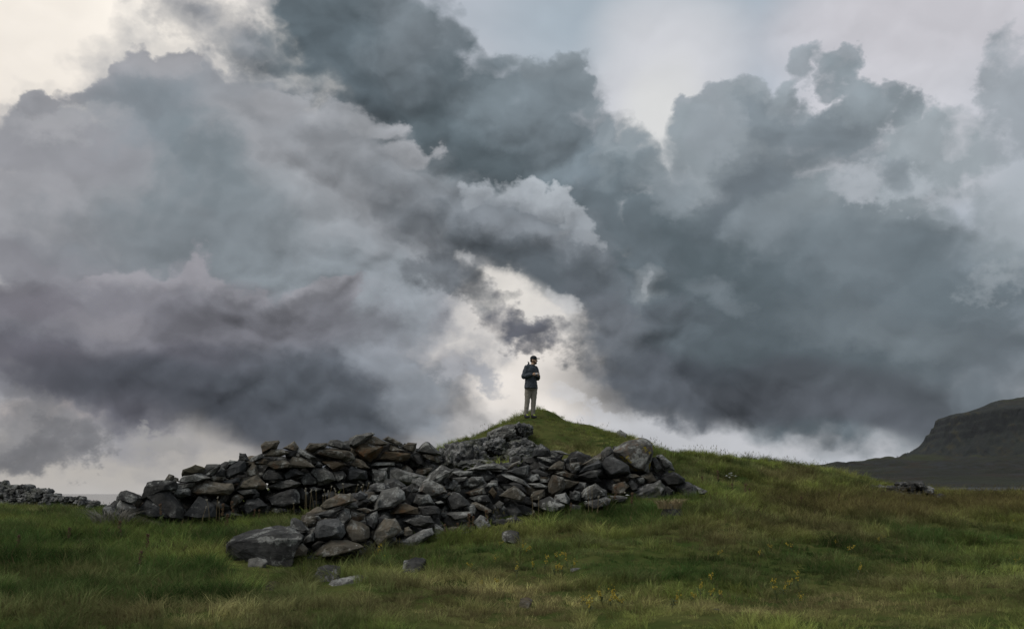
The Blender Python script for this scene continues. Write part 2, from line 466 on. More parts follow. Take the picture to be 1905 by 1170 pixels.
def tag(o, label=None, category=None, group=None, kind=None):
    if label: o['label'] = label
    if category: o['category'] = category
    if group: o['group'] = group
    if kind: o['kind'] = kind
    return o

def mesh_obj(name, verts, faces, mat, parent=None, loc=None, smooth_shade=False):
    me = bpy.data.meshes.new(name)
    me.from_pydata([tuple(v) for v in verts], [], faces)
    if smooth_shade:
        me.polygons.foreach_set('use_smooth', [True] * len(me.polygons))
    me.update()
    if mat: me.materials.append(mat)
    o = bpy.data.objects.new(name, me)
    COL.objects.link(o)
    if loc is not None: o.location = loc
    if parent: o.parent = parent
    return o

def empty(name, loc):
    o = bpy.data.objects.new(name, None)
    o.empty_display_size = 0.3
    o.location = loc
    COL.objects.link(o)
    return o

def child_at(o, parent):
    """parent an object placed in world coordinates"""
    o.parent = parent
    o.location = Vector(o.location) - Vector(parent.location)
    return o

class Mat:
    """small node-tree writer"""
    def __init__(self, name):
        self.m = bpy.data.materials.new(name)
        self.m.use_nodes = True
        self.t = self.m.node_tree
        self.b = self.t.nodes['Principled BSDF']
        self.b.inputs['Roughness'].default_value = 0.85
        self.b.inputs['Specular IOR Level'].default_value = 0.25
        self.out = self.t.nodes['Material Output']
    def n(self, kind, **kw):
        x = self.t.nodes.new(kind)
        for k, v in kw.items(): setattr(x, k, v)
        return x
    def s(self, s, v):
        if isinstance(v, bpy.types.NodeSocket): self.t.links.new(v, s)
        else: s.default_value = v
    def math(self, op, a, b=None, c=None, clamp=False):
        x = self.n('ShaderNodeMath', operation=op); x.use_clamp = clamp
        for i, v in enumerate((a, b, c)):
            if v is not None: self.s(x.inputs[i], v)
        return x.outputs[0]
    def vmath(self, op, a, b=None, out='Vector'):
        x = self.n('ShaderNodeVectorMath', operation=op)
        self.s(x.inputs[0], a)
        if b is not None: self.s(x.inputs[1], b)
        return x.outputs[out]
    def noise(self, vec, scale, detail=4, rough=0.55, out='Fac', dist=0.0):
        x = self.n('ShaderNodeTexNoise')
        self.s(x.inputs['Vector'], vec)
        x.inputs['Scale'].default_value = scale; x.inputs['Detail'].default_value = detail
        x.inputs['Roughness'].default_value = rough; x.inputs['Distortion'].default_value = dist
        return x.outputs[out]
    def voro(self, vec, scale, feature='F1', out='Distance'):
        x = self.n('ShaderNodeTexVoronoi', feature=feature)
        self.s(x.inputs['Vector'], vec); x.inputs['Scale'].default_value = scale
        return x.outputs[out]
    def mix(self, f, a, b, blend='MIX'):
        x = self.n('ShaderNodeMix', data_type='RGBA', blend_type=blend)
        self.s(x.inputs[0], f)
        for i, v in ((6, a), (7, b)):
            self.s(x.inputs[i], v if isinstance(v, bpy.types.NodeSocket) else (*v, 1))
        return x.outputs[2]
    def ramp(self, v, lo, hi, a=0.0, b=1.0):
        x = self.n('ShaderNodeMapRange', interpolation_type='SMOOTHSTEP')
        self.s(x.inputs[0], v)
        for i, k in enumerate((lo, hi, a, b)): x.inputs[i + 1].default_value = k
        return x.outputs[0]
    def bump(self, h, strength, dist):
        x = self.n('ShaderNodeBump')
        x.inputs['Strength'].default_value = strength; x.inputs['Distance'].default_value = dist
        self.s(x.inputs['Height'], h)
        self.s(self.b.inputs['Normal'], x.outputs[0])
    def pos(self): return self.n('ShaderNodeNewGeometry').outputs['Position']
    def obj(self):
        """object coordinates, shifted by a random amount per object"""
        tc = self.n('ShaderNodeTexCoord'); oi = self.n('ShaderNodeObjectInfo')
        sh = self.math('MULTIPLY', oi.outputs['Random'], 50.0)
        return self.vmath('ADD', tc.outputs['Object'], sh), oi.outputs['Random']

def fbm(x, y, scale, octaves=4, seed=0, rough=0.5):
    """vectorised value noise in numpy"""
    x = np.asarray(x, float) * scale; y = np.asarray(y, float) * scale
    tot = np.zeros_like(x); amp = 1.0; norm = 0.0
    for o in range(octaves):
        xi = np.floor(x).astype(np.int64); yi = np.floor(y).astype(np.int64)
        fx = x - xi; fy = y - yi
        fx = fx * fx * fx * (fx * (fx * 6 - 15) + 10); fy = fy * fy * fy * (fy * (fy * 6 - 15) + 10)
        def h(a, b):
            v = (a * 374761393 + b * 668265263 + (seed + o * 17) * 974634533) & 0x7fffffff
            v = ((v ^ (v >> 13)) * 1274126177) & 0x7fffffff
            return ((v ^ (v >> 16)) & 0xffff) / 65535.0
        n = (h(xi, yi) * (1 - fx) + h(xi + 1, yi) * fx) * (1 - fy) + (h(xi, yi + 1) * (1 - fx) + h(xi + 1, yi + 1) * fx) * fy
        tot += amp * (n * 2 - 1); norm += amp
        amp *= rough; x = x * 2.03 + 11.7; y = y * 2.03 + 5.3
    return tot / norm

class TPS:
    def __init__(self, pts, vals, lam=0.0):
        P = np.asarray(pts, float); n = len(P)
        K = self.k(np.linalg.norm(P[:, None] - P[None], axis=2)) + lam * np.eye(n)
        Q = np.hstack([np.ones((n, 1)), P])
        A = np.block([[K, Q], [Q.T, np.zeros((3, 3))]])
        self.w = np.linalg.solve(A, np.concatenate([vals, np.zeros(3)])); self.P = P
    @staticmethod
    def k(r):
        return np.where(r > 1e-9, r * r * np.log(np.maximum(r, 1e-9)), 0.0)
    def __call__(self, Q):
        Q = np.asarray(Q, float); out = np.empty(len(Q))
        for i in range(0, len(Q), 20000):
            q = Q[i:i + 20000]
            K = self.k(np.linalg.norm(q[:, None] - self.P[None], axis=2))
            out[i:i + 20000] = K @ self.w[:-3] + self.w[-3] + q @ self.w[-2:]
        return out

# ================================================================== the headland
# heights read off the photograph: (pixel x, pixel y, metres away)
CTRL = [
    (-250, 1170, 9.6), (0, 1170, 9.5), (480, 1170, 9.3), (952, 1170, 9.0), (1400, 1170, 9.0), (1905, 1170, 9.4), (2150, 1165, 9.5),
    (0, 1060, 14), (250, 1050, 15), (-250, 1050, 14.5), (0, 985, 22), (150, 980, 20.5), (-250, 975, 24),
    (0, 947, 42), (100, 951, 42), (200, 956, 38), (-250, 945, 42), (60, 962, 32),
    (560, 990, 18.7), (600, 972, 20.3), (480, 970, 21.2), (400, 1005, 18.0), (300, 990, 20.2), (190, 982, 19.6), (640, 950, 21.8), (760, 925, 22.6),
    (420, 1035, 15.6), (620, 1048, 16), (740, 1022, 16.8), (900, 990, 18.3), (1000, 972, 19.5), (1100, 953, 20.3), (1300, 928, 22),
    (700, 1090, 12.6), (952, 1080, 12.8), (1200, 1080, 12.8), (1500, 1080, 12.8), (1800, 1080, 12.8),
    (1250, 985, 17.5), (1400, 968, 20), (1600, 1005, 18), (1905, 1040, 16), (2150, 1030, 16), (1100, 1010, 15.9),
    (1905, 938, 31), (1750, 940, 31), (2150, 938, 31), (1600, 940, 28), (1450, 935, 25),
    (1905, 926, 38), (1750, 923, 38), (2150, 926, 38),
    (1225, 838, 31), (1300, 850, 33), (1400, 857, 35), (1450, 870, 36), (1520, 876, 37), (1600, 893, 38), (1680, 916, 38),
    (1005, 763, 29.6), (985, 781, 28.5), (955, 786, 28.4), (1058, 781, 30), (1100, 794, 30.2), (1160, 814, 30.6),
    (1000, 838, 25.6), (1060, 855, 24.8), (1100, 830, 27), (1150, 850, 26.2), (1250, 880, 26), (1400, 902, 27), (1550, 920, 26),
    (940, 800, 27.9), (910, 828, 27), (860, 850, 26.4), (820, 864, 26.4), (760, 868, 26.5), (650, 895, 27), (500, 925, 27), (350, 950, 28),
    (860, 885, 22.8), (950, 885, 22.4), (1100, 905, 21.8), (1200, 905, 22.2), (760, 950, 19.6), (850, 935, 20.5),
]
def uw(x, y):
    y = np.maximum(y, 2.0)
    u = np.clip(x / y * 1852 / 100.0, -13, 13)
    return np.stack([u, 9.0 * np.log(y)], -1)
def build_ctrl():
    P, Z = [], []
    for px, py, D in CTRL:
        p = at(px, py, D); P.append((p[0], p[1])); Z.append(p[2])
    for x in (-3.0, 0, 3.0):
        P.append((x, 4.5)); Z.append(0.12)
    def beyond(px, D, z):
        d = ray(px, 900); P.append((d[0] / d[1] * D, D)); Z.append(z)
    for px in (-250, 100, 400, 700): beyond(px, 62, -1.6)
    for px in (900, 1000, 1100, 1250): beyond(px, 50, -0.5)
    for px in (850, 940, 1010): beyond(px, 34, 2.6)
    for px in (1400, 1600, 1800, 2150): beyond(px, 58, -1.2)
    P = np.array(P)
    return TPS(uw(P[:, 0], P[:, 1]), np.array(Z), lam=0.02)
TERR = build_ctrl()

def terrain_z(x, y, detail=True):
    x = np.asarray(x, float); y = np.asarray(y, float)
    shp = x.shape; x = x.ravel(); y = y.ravel()
    z = TERR(uw(x, np.clip(y, 3.0, 62)))
    near = np.clip((6.0 - y) / 3.0, 0, 1); near = near * near * (3 - 2 * near)
    z = z * (1 - near) + 0.05 * near
    if detail:
        m = np.clip((y - 4) / 6, 0.2, 1)
        z = z + m * (0.095 * fbm(x, y, 0.55, 3, 3) + (0.085 + 0.07 * np.clip((y - 23) / 4, 0, 1) * np.clip((34 - y) / 3, 0, 1)) * fbm(x, y, 1.7, 3, 5))
    # the headland falls away to the sea beyond the crest and out to the sides
    far = np.maximum(np.maximum(y - 48, np.abs(x) - 40), np.maximum(-y - 60, 0))
    t = np.clip(far / 60.0, 0, 1)
    z = z * (1 - t) + (-19.0) * t
    return z.reshape(shp)

def grid_mesh(name, X, Y, Z, mat, parent=None):
    ny, nx = X.shape
    V = np.stack([X, Y, Z], -1).reshape(-1, 3)
    i = (np.arange(ny - 1)[:, None] * nx + np.arange(nx - 1)[None]).ravel()
    F = np.stack([i, i + 1, i + nx + 1, i + nx], -1)
    me = bpy.data.meshes.new(name)
    me.vertices.add(len(V)); me.vertices.foreach_set('co', V.ravel())
    me.loops.add(F.size); me.loops.foreach_set('vertex_index', F.ravel())
    me.polygons.add(len(F)); me.polygons.foreach_set('loop_start', np.arange(0, F.size, 4))
    me.polygons.foreach_set('loop_total', np.full(len(F), 4))
    me.polygons.foreach_set('use_smooth', np.ones(len(F), bool))
    me.update(calc_edges=True); me.validate()
    me.materials.append(mat)
    o = bpy.data.objects.new(name, me); COL.objects.link(o)
    if parent: o.parent = parent
    return o

M = Mat('turf_soil')
p = M.pos()
c = M.mix(M.ramp(M.noise(p, 1.3, 5), 0.35, 0.65), (0.042, 0.062, 0.017), (0.085, 0.090, 0.030))
c = M.mix(M.ramp(M.noise(p, 9.0, 4), 0.55, 0.75), c, (0.050, 0.040, 0.020))
M.s(M.b.inputs['Base Color'], c)
M.b.inputs['Specular IOR Level'].default_value = 0.0
M.b.inputs['Roughness'].default_value = 1.0
M.bump(M.noise(p, 14.0, 4), 0.6, 0.05)
MAT_TURF = M.m

fx = np.arange(-46, 46.01, 0.28); fy = np.arange(2, 62.01, 0.28)
gx = np.concatenate([np.arange(-220, -46, 12), fx, np.arange(50, 221, 12)])
gy = np.concatenate([np.arange(-220, 2, 9), fy, np.arange(65, 190, 9)])
X, Y = np.meshgrid(gx, gy)
ground = grid_mesh('ground', X, Y, terrain_z(X, Y), MAT_TURF)
tag(ground, kind='structure')

# ------------------------------------------------------------------ sea
M = Mat('sea_water')
p = M.pos()
M.s(M.b.inputs['Base Color'], (0.05, 0.065, 0.075, 1))
M.b.inputs['Roughness'].default_value = 0.08
M.b.inputs['Specular IOR Level'].default_value = 0.5
h = M.noise(M.vmath('MULTIPLY', p, (1.0, 0.6, 1.0)), 0.12, 5, 0.6)
M.bump(h, 0.05, 1.0)
SEA_Z = -16.0
xs = np.concatenate([np.linspace(-40000, -3000, 12), np.linspace(-2500, 2500, 21), np.linspace(3000, 40000, 12)])
ys = np.concatenate([np.linspace(-20000, -500, 8), np.linspace(0, 3000, 21), np.geomspace(3500, 50000, 14)])
X, Y = np.meshgrid(xs, ys)
tag(grid_mesh('sea', X, Y, np.full_like(X, SEA_Z), M.m), kind='structure')

# ------------------------------------------------------------------ plain and flat-topped hill on the right
PL = [(1500, 872.5, 900), (1540, 868, 980), (1572, 867, 1000), (1610, 864, 1000), (1640, 860, 1000), (1690, 850, 1010), (1720, 848, 1010),
      (1800, 852, 950), (1905, 850, 900), (2100, 846, 900), (2400, 842, 900),
      (1500, 884, 500), (1620, 876, 480), (1750, 870, 450), (1905, 868, 420), (2100, 866, 420), (2400, 866, 420),
      (1500, 905, 200), (1640, 895, 190), (1760, 892, 180), (1905, 892, 170), (2400, 892, 170),
      (1640, 912, 110), (1760, 911.5, 105), (1905, 911.5, 105), (2400, 911.5, 105), (1500, 925, 100),
      (1500, 960, 55), (1760, 945, 55), (1905, 945, 55), (2400, 945, 55),
      (1440, 895, 900), (1440, 915, 450), (1440, 935, 150)]
A = np.array([at(*q) for q in PL])
def pw(x, y): return np.stack([x / y * 18.52, 5.0 * np.log(y)], -1)
PLAIN = TPS(pw(A[:, 0], A[:, 1]), (A[:, 2] - EYE) / A[:, 1] * 1000, lam=0.001)   # slopes, not heights
def plain_z(x, y):
    shp = x.shape; x = x.ravel(); y = y.ravel()
    z = PLAIN(pw(x, np.minimum(y, 1010))) / 1000 * np.minimum(y, 1010) + EYE
    amp = np.clip((y - 110) / 200, 0.0, 1.0)
    lump = np.maximum(fbm(x, y, 1 / 26.0, 4, 21) - 0.12, 0) * 4.0 + np.maximum(fbm(x, y * 2.0, 1 / 70.0, 4, 9) - 0.15, 0) * 5.0
    z = z + amp * (lump + 0.8 * fbm(x, y, 1 / 9.0, 3, 2))
    return z.reshape(shp)

# mesa: outline in plan, flat top rising to the right, cliff band, scree below
MESA = np.array([(545, 1290), (546, 1240), (552, 1225), (600, 1170), (640, 1120), (720, 1090), (800, 1020), (900, 900), (1500, 800), (2500, 900), (2500, 3000), (1500, 3000), (810, 1740)], float)
def mesa_sd(x, y):
    """signed distance to the plan outline, negative inside"""
    P = np.stack([x, y], -1); d = np.full(len(P), 1e9); ins = np.zeros(len(P), bool)
    for a, b in zip(MESA, np.roll(MESA, -1, 0)):
        ab = b - a; t = np.clip(((P - a) @ ab) / (ab @ ab), 0, 1)
        d = np.minimum(d, np.linalg.norm(P - a - t[:, None] * ab, axis=1))
        cr = ((a[1] > P[:, 1]) != (b[1] > P[:, 1])) & (P[:, 0] < (b[0] - a[0]) * (P[:, 1] - a[1]) / (b[1] - a[1] + 1e-12) + a[0])
        ins ^= cr
    return np.where(ins, -d, d)
def hill_z(x, y):
    shp = x.shape; xr = x.ravel(); yr = y.ravel()
    s = mesa_sd(xr, yr)
    gully = 8.0 * fbm(xr * 1.0, yr * 0.7, 1 / 24.0, 4, 31) + 4.0 * fbm(xr, yr, 1 / 7.0, 3, 32)
    s2 = s + gully * np.clip(1 - np.abs(s - 20) / 90, 0.15, 1)
    top = 94 + 0.185 * np.clip(xr - 545, 0, 600) + 4.0 * fbm(xr, yr, 1 / 40.0, 4, 8)
    inside = top + np.clip(-s2, 0, 80) * 0.10
    # two cliff steps with a ledge, then scree
    cl = np.interp(s2, [-3, 0, 2.5, 6, 8.5, 13, 16], [0, 2, 9, 11, 18, 20, 26])
    scree = np.interp(s2, [16, 50, 90, 130, 220], [0, 28, 54, 76, 110])
    out = top - cl - scree
    h = np.where(s2 < -3, inside, out)
    h = h + np.clip((s2 - 20) / 60, 0, 1) * 2.2 * fbm(xr * 1.0, yr * 0.25, 1 / 13.0, 4, 44)
    return h.reshape(shp)

M = Mat('moor_and_lava')
p = M.pos()
big = M.noise(M.vmath('MULTIPLY', p, (1.0, 0.5, 1.0)), 0.012, 5, 0.6)
mid = M.noise(M.vmath('MULTIPLY', p, (1.0, 0.5, 1.0)), 0.06, 5, 0.65)
c = M.mix(M.ramp(big, 0.42, 0.62), (0.032, 0.033, 0.022), (0.054, 0.060, 0.028))
c = M.mix(M.ramp(mid, 0.50, 0.66), c, (0.052, 0.040, 0.027))
rockm = M.math('MULTIPLY', M.ramp(M.noise(p, 0.11, 6, 0.7), 0.50, 0.60), M.ramp(big, 0.60, 0.42))
c = M.mix(rockm, c, (0.050, 0.052, 0.053))
nrm = M.n('ShaderNodeNewGeometry').outputs['Normal']
sx = M.n('ShaderNodeSeparateXYZ'); M.s(sx.inputs[0], nrm)
steep = M.ramp(M.math('ADD', sx.outputs[2], M.math('MULTIPLY', M.math('SUBTRACT', mid, 0.5), 0.3)), 0.72, 0.42)
hz = M.n('ShaderNodeSeparateXYZ'); M.s(hz.inputs[0], p)
high = M.math('MULTIPLY', M.ramp(hz.outputs[2], 22.0, 48.0), M.ramp(sx.outputs[2], 0.985, 0.93))
c = M.mix(M.math('MULTIPLY', high, 0.85), c, (0.048, 0.054, 0.053))  # hillside tone lifted, distance haze put into the colour
streak = M.noise(M.vmath('MULTIPLY', p, (1.0, 0.25, 0.12)), 0.10, 5, 0.65)
c = M.mix(M.math('MULTIPLY', high, M.ramp(streak, 0.50, 0.62, 0.0, 0.9)), c, (0.072, 0.068, 0.048))
c = M.mix(steep, c, (0.038, 0.041, 0.043))
M.s(M.b.inputs['Base Color'], c)
M.bump(M.noise(M.vmath('MULTIPLY', p, (1.0, 1.0, 0.5)), 0.12, 7, 0.72), 1.0, 9.0)
MAT_MOOR = M.m

us = np.concatenate([np.linspace(1440, 1950, 205), np.linspace(1956, 2600, 60)])
ds = np.geomspace(46, 1500, 230)
U, D = np.meshgrid(us, ds)
tanx = (U - W / 2) / FPX / (CP + (918 - H / 2) / FPX * -SP * -1 if False else 1) 
Xp = np.empty_like(U)
for j, u in enumerate(us):
    r_ = ray(u, 905); Xp[:, j] = r_[0] / r_[1] * ds
Zp = plain_z(Xp, D)
fall = np.clip((D - 1015) / 300, 0, 1); Zp = Zp * (1 - fall) - 20 * fall
edge = np.clip((1500 - U) / 60, 0, 1); Zp = Zp * (1 - edge) - 18 * edge
tag(grid_mesh('plain', Xp, D, Zp, MAT_MOOR), kind='structure')

hx = np.concatenate([np.arange(470, 760, 1.6), np.arange(765, 2600, 30.0)])
hy = np.concatenate([np.arange(900, 1330, 2.0), np.arange(1340, 2400, 50.0)])
X, Y = np.meshgrid(hx, hy)
Zh = hill_z(X, Y)
tag(grid_mesh('hill', X, Y, np.maximum(Zh, -22), MAT_MOOR), kind='structure')

# gravel river flat beyond the near meadow, and the far headland
M = Mat('river_gravel')
p = M.pos()
c = M.mix(M.ramp(M.noise(M.vmath('MULTIPLY', p, (0.4, 1.0, 1.0)), 0.8, 5), 0.4, 0.6), (0.030, 0.033, 0.037), (0.070, 0.074, 0.082))
M.s(M.b.inputs['Base Color'], c); M.b.inputs['Roughness'].default_value = 0.8
ux = np.linspace(1700, 2400, 60); dd = np.linspace(101, 116, 8)
Xr = np.empty((len(dd), len(ux))); Yr = np.empty_like(Xr)
for j, u in enumerate(ux):
    r_ = ray(u, 905); Xr[:, j] = r_[0] / r_[1] * dd; Yr[:, j] = dd
Zr = plain_z(Xr, Yr) + 0.05
tag(grid_mesh('river', Xr, Yr, Zr, M.m), kind='structure')

# ================================================================== stone materials
def rock_mat(name, c1, c2, lichen=0.25, lichen_col=(0.30, 0.30, 0.28), rust=0.0, yellow=0.0, spots=0.5, moss=0.0):
    M = Mat(name)
    o, rnd = M.obj()
    n1 = M.noise(o, 2.6, 5, 0.6)
    n2 = M.noise(o, 11.0, 5, 0.65)
    c = M.mix(M.ramp(n1, 0.36, 0.64), c1, c2)
    c = M.mix(M.math('MULTIPLY', M.ramp(n2, 0.35, 0.7), 0.6), c, tuple(v * 0.55 for v in c1))
    hsv = M.n('ShaderNodeHueSaturation')
    M.s(hsv.inputs['Color'], c); M.s(hsv.inputs['Value'], M.math('MULTIPLY_ADD', rnd, 0.7, 0.65))
    c = hsv.outputs[0]
    if rust:
        c = M.mix(M.math('MULTIPLY', M.ramp(M.noise(o, 4.0, 5, 0.6), 0.52, 0.68), rust), c, (0.13, 0.062, 0.024))
    # crustose lichen: broad patches and round pale dots
    lm = M.math('MULTIPLY', M.ramp(M.noise(o, 3.4, 7, 0.68), 0.60 - 0.16 * lichen, 0.70 - 0.16 * lichen), min(1.0, 0.35 + lichen))
    lm = M.math('MULTIPLY', lm, M.ramp(M.noise(o, 30.0, 3, 0.6), 0.30, 0.55))
    c = M.mix(lm, c, lichen_col)
    dist = M.voro(o, 6.0)
    sp = M.math('MULTIPLY', M.ramp(M.math('ADD', dist, M.math('MULTIPLY', M.noise(o, 22.0, 2), 0.07)), 0.125, 0.09), M.ramp(M.noise(o, 1.7, 2), 0.50, 0.58))
    c = M.mix(M.math('MULTIPLY', sp, spots), c, (0.42, 0.42, 0.39))
    if yellow:
        ym = M.ramp(M.noise(o, 3.0, 5, 0.6), 0.60 - 0.12 * yellow, 0.66 - 0.12 * yellow)
        c = M.mix(M.math('MULTIPLY', ym, 0.9), c, (0.24, 0.19, 0.018))
    if moss:
        c = M.mix(M.math('MULTIPLY', M.ramp(M.noise(o, 2.2, 5, 0.6), 0.5, 0.62), moss), c, (0.05, 0.055, 0.018))
    M.s(M.b.inputs['Base Color'], c)
    M.b.inputs['Roughness'].default_value = 0.82
    M.b.inputs['Specular IOR Level'].default_value = 0.12
    h = M.math('ADD', M.math('MULTIPLY', M.noise(o, 9.0, 7, 0.7), 1.0), M.math('MULTIPLY', M.noise(M.vmath('MULTIPLY', o, (3.0, 3.0, 14.0)), 2.0, 4, 0.6), 0.35))
    M.bump(h, 0.85, 0.05)
    return M.m
ROCK = {
    'd': rock_mat('dark_and_shaded_basalt', (0.039, 0.038, 0.036), (0.074, 0.072, 0.067), 0.5, (0.24, 0.24, 0.22), spots=0.6),  # also given to shaded faces and overhangs, their shade put into the tone
    'g': rock_mat('grey_basalt', (0.072, 0.071, 0.066), (0.128, 0.123, 0.110), 0.65, (0.29, 0.29, 0.265), spots=0.7),
    'u': rock_mat('bluish_basalt', (0.050, 0.051, 0.051), (0.082, 0.082, 0.079), 0.3, spots=0.8),
    'b': rock_mat('brown_weathered_basalt', (0.078, 0.069, 0.053), (0.128, 0.112, 0.085), 0.5, (0.27, 0.265, 0.235), rust=0.35, spots=0.7),
    'o': rock_mat('rusty_basalt', (0.080, 0.062, 0.040), (0.118, 0.094, 0.064), 0.25, rust=0.7, spots=0.4),
    'l': rock_mat('lichen_grey_stone', (0.070, 0.069, 0.064), (0.122, 0.119, 0.108), 1.0, (0.27, 0.27, 0.25), spots=0.7),
    'y': rock_mat('yellow_lichen_stone', (0.075, 0.068, 0.045), (0.115, 0.105, 0.07), 0.3, yellow=1.0),
    'Y': rock_mat('lichen_patched_boulder', (0.066, 0.064, 0.056), (0.120, 0.115, 0.102), 0.75, (0.25, 0.25, 0.23), rust=0.4, yellow=0.35, spots=0.7),
    'k': rock_mat('craggy_outcrop', (0.062, 0.063, 0.062), (0.125, 0.123, 0.114), 0.75, (0.27, 0.265, 0.25), spots=0.8, moss=0.4),
}

def roughen(bm, cuts, amp, seed, freq=1.0, rugged=False):
    """split the facets and break the surface up along a noise"""
    bmesh.ops.triangulate(bm, faces=bm.faces[:])
    if cuts:
        bmesh.ops.subdivide_edges(bm, edges=bm.edges[:], cuts=cuts, use_grid_fill=True)
    bm.normal_update()
    off = Vector((seed * 3.17 % 100, seed * 1.31 % 100, seed * 7.7 % 100))
    for v in bm.verts:
        n = mnoise.fractal(v.co * freq + off, 0.9, 2.1, 4)
        if rugged: n = 1.6 * (0.35 - abs(mnoise.fractal(v.co * freq + off, 0.7, 2.2, 5)))
        v.co += v.normal * (n * amp)

def hull_stone(name, pts, mat, parent, loc, amp=0.025, cuts=1, bevel=0.0, seed=0, freq=4.0, rugged=False):
    bm = bmesh.new()
    for p_ in pts: bm.verts.new(p_)
    r = bmesh.ops.convex_hull(bm, input=bm.verts[:])
    junk = list({g for g in r['geom_interior'] + r['geom_unused'] if isinstance(g, bmesh.types.BMVert)})
    if junk: bmesh.ops.delete(bm, geom=junk, context='VERTS')
    bmesh.ops.dissolve_limit(bm, angle_limit=math.radians(9), verts=bm.verts[:], edges=bm.edges[:])
    if bevel:
        bmesh.ops.bevel(bm, geom=bm.edges[:], offset=bevel, segments=1, affect='EDGES', clamp_overlap=True)
    roughen(bm, cuts, amp, seed, freq, rugged)
    me = bpy.data.meshes.new(name)
    bm.to_mesh(me); bm.free()
    me.materials.append(mat)
    o = bpy.data.objects.new(name, me); COL.objects.link(o)
    o.location = loc
    if parent: child_at(o, parent)
    return o

def outline_stone(name, poly, D, tone, parent, rng, depth=None, amp=None, cuts=1, lean=None, rugged=False):
    """stone whose outline is seen at the pixels POLY, its middle D metres away, with its own depth and facets"""
    P = [at(px, py, D) for px, py in poly]
    c = sum(P) / len(P)
    L = [p_ - c for p_ in P]
    xs = [q[0] for q in L]; zs = [q[2] for q in L]
    w, h = max(xs) - min(xs), max(zs) - min(zs)
    t = depth or min(0.75 * math.sqrt(w * h) + 0.1, 0.6) * rng.uniform(0.85, 1.25)
    if lean is None: lean = rng.uniform(-0.10, 0.22)
    pts = []
    for q in L:                                              # the widest section
        pts.append((q[0], rng.uniform(-0.12, 0.12) * t, q[2]))
    nf = len(L)
    sx = rng.uniform(0.55, 0.8)
    for q in L:                                              # front facets, broken differently on each stone
        s = sx * rng.uniform(0.85, 1.15)
        up = 1.0 if q[2] < 0 else rng.uniform(0.55, 0.95)
        pts.append((q[0] * s, -t * (0.5 + rng.uniform(-0.08, 0.04)) - lean * q[2] * -1.0 * 0.8, q[2] * s * up - lean * h * 0.35))
    for q in L:                                              # back
        s = rng.uniform(0.6, 0.85)
        pts.append((q[0] * s, t * rng.uniform(0.4, 0.55), q[2] * s))
    if rng.random() < 0.6 and h > 0.5 * w:                                   # a corner knocked off
        k = rng.randrange(nf); q = L[k]
        pts = [p_ for p_ in pts if not (p_[1] < 0 and abs(p_[0] - q[0] * sx) < 0.12 * w and abs(p_[2] - q[2] * sx) < 0.2 * h)] if len(pts) > 10 else pts
    size = math.sqrt(w * h)
    if cuts == 1 and size > 0.30: cuts = 2
    if cuts == 2 and size > 0.75: cuts = 3
    return hull_stone(name, pts, ROCK[tone], parent, tuple(c), amp if amp is not None else 0.042 * min(size, 0.8) + 0.004, cuts,
                      bevel=0.012 * min(w, h), seed=rng.random() * 100, freq=(4.2 if rugged else 2.6) / max(size, 0.15), rugged=rugged)

# ------------------------------------------------------------------ where the walls stand
FB = ([380, 420, 620, 740, 900, 1000, 1100, 1320], [1030, 1032, 1046, 1020, 987, 969, 951, 925])
FD = ([380, 420, 620, 740, 900, 1000, 1100, 1320], [15.4, 15.5, 16.0, 16.8, 18.3, 19.5, 20.3, 22.0])
RB = ([180, 300, 480, 640, 760, 860], [978, 986, 966, 942, 922, 900])
RD = ([180, 300, 480, 700, 860], [19.4, 20.0, 21.1, 22.6, 23.6])
def front_d(px, py):
    D = np.interp(px, *FD); h = max(0.0, np.interp(px, *FB) - py) / 1852 * D
    return D + h * np.interp(px, [420, 640, 760, 900, 1060, 1150, 1320], [0.5, 0.7, 1.3, 1.7, 1.2, 0.7, 0.5])
def rear_d(px, py):
    D = np.interp(px, *RD); h = max(0.0, np.interp(px, *RB) - py) / 1852 * D
    return D + h * 0.28

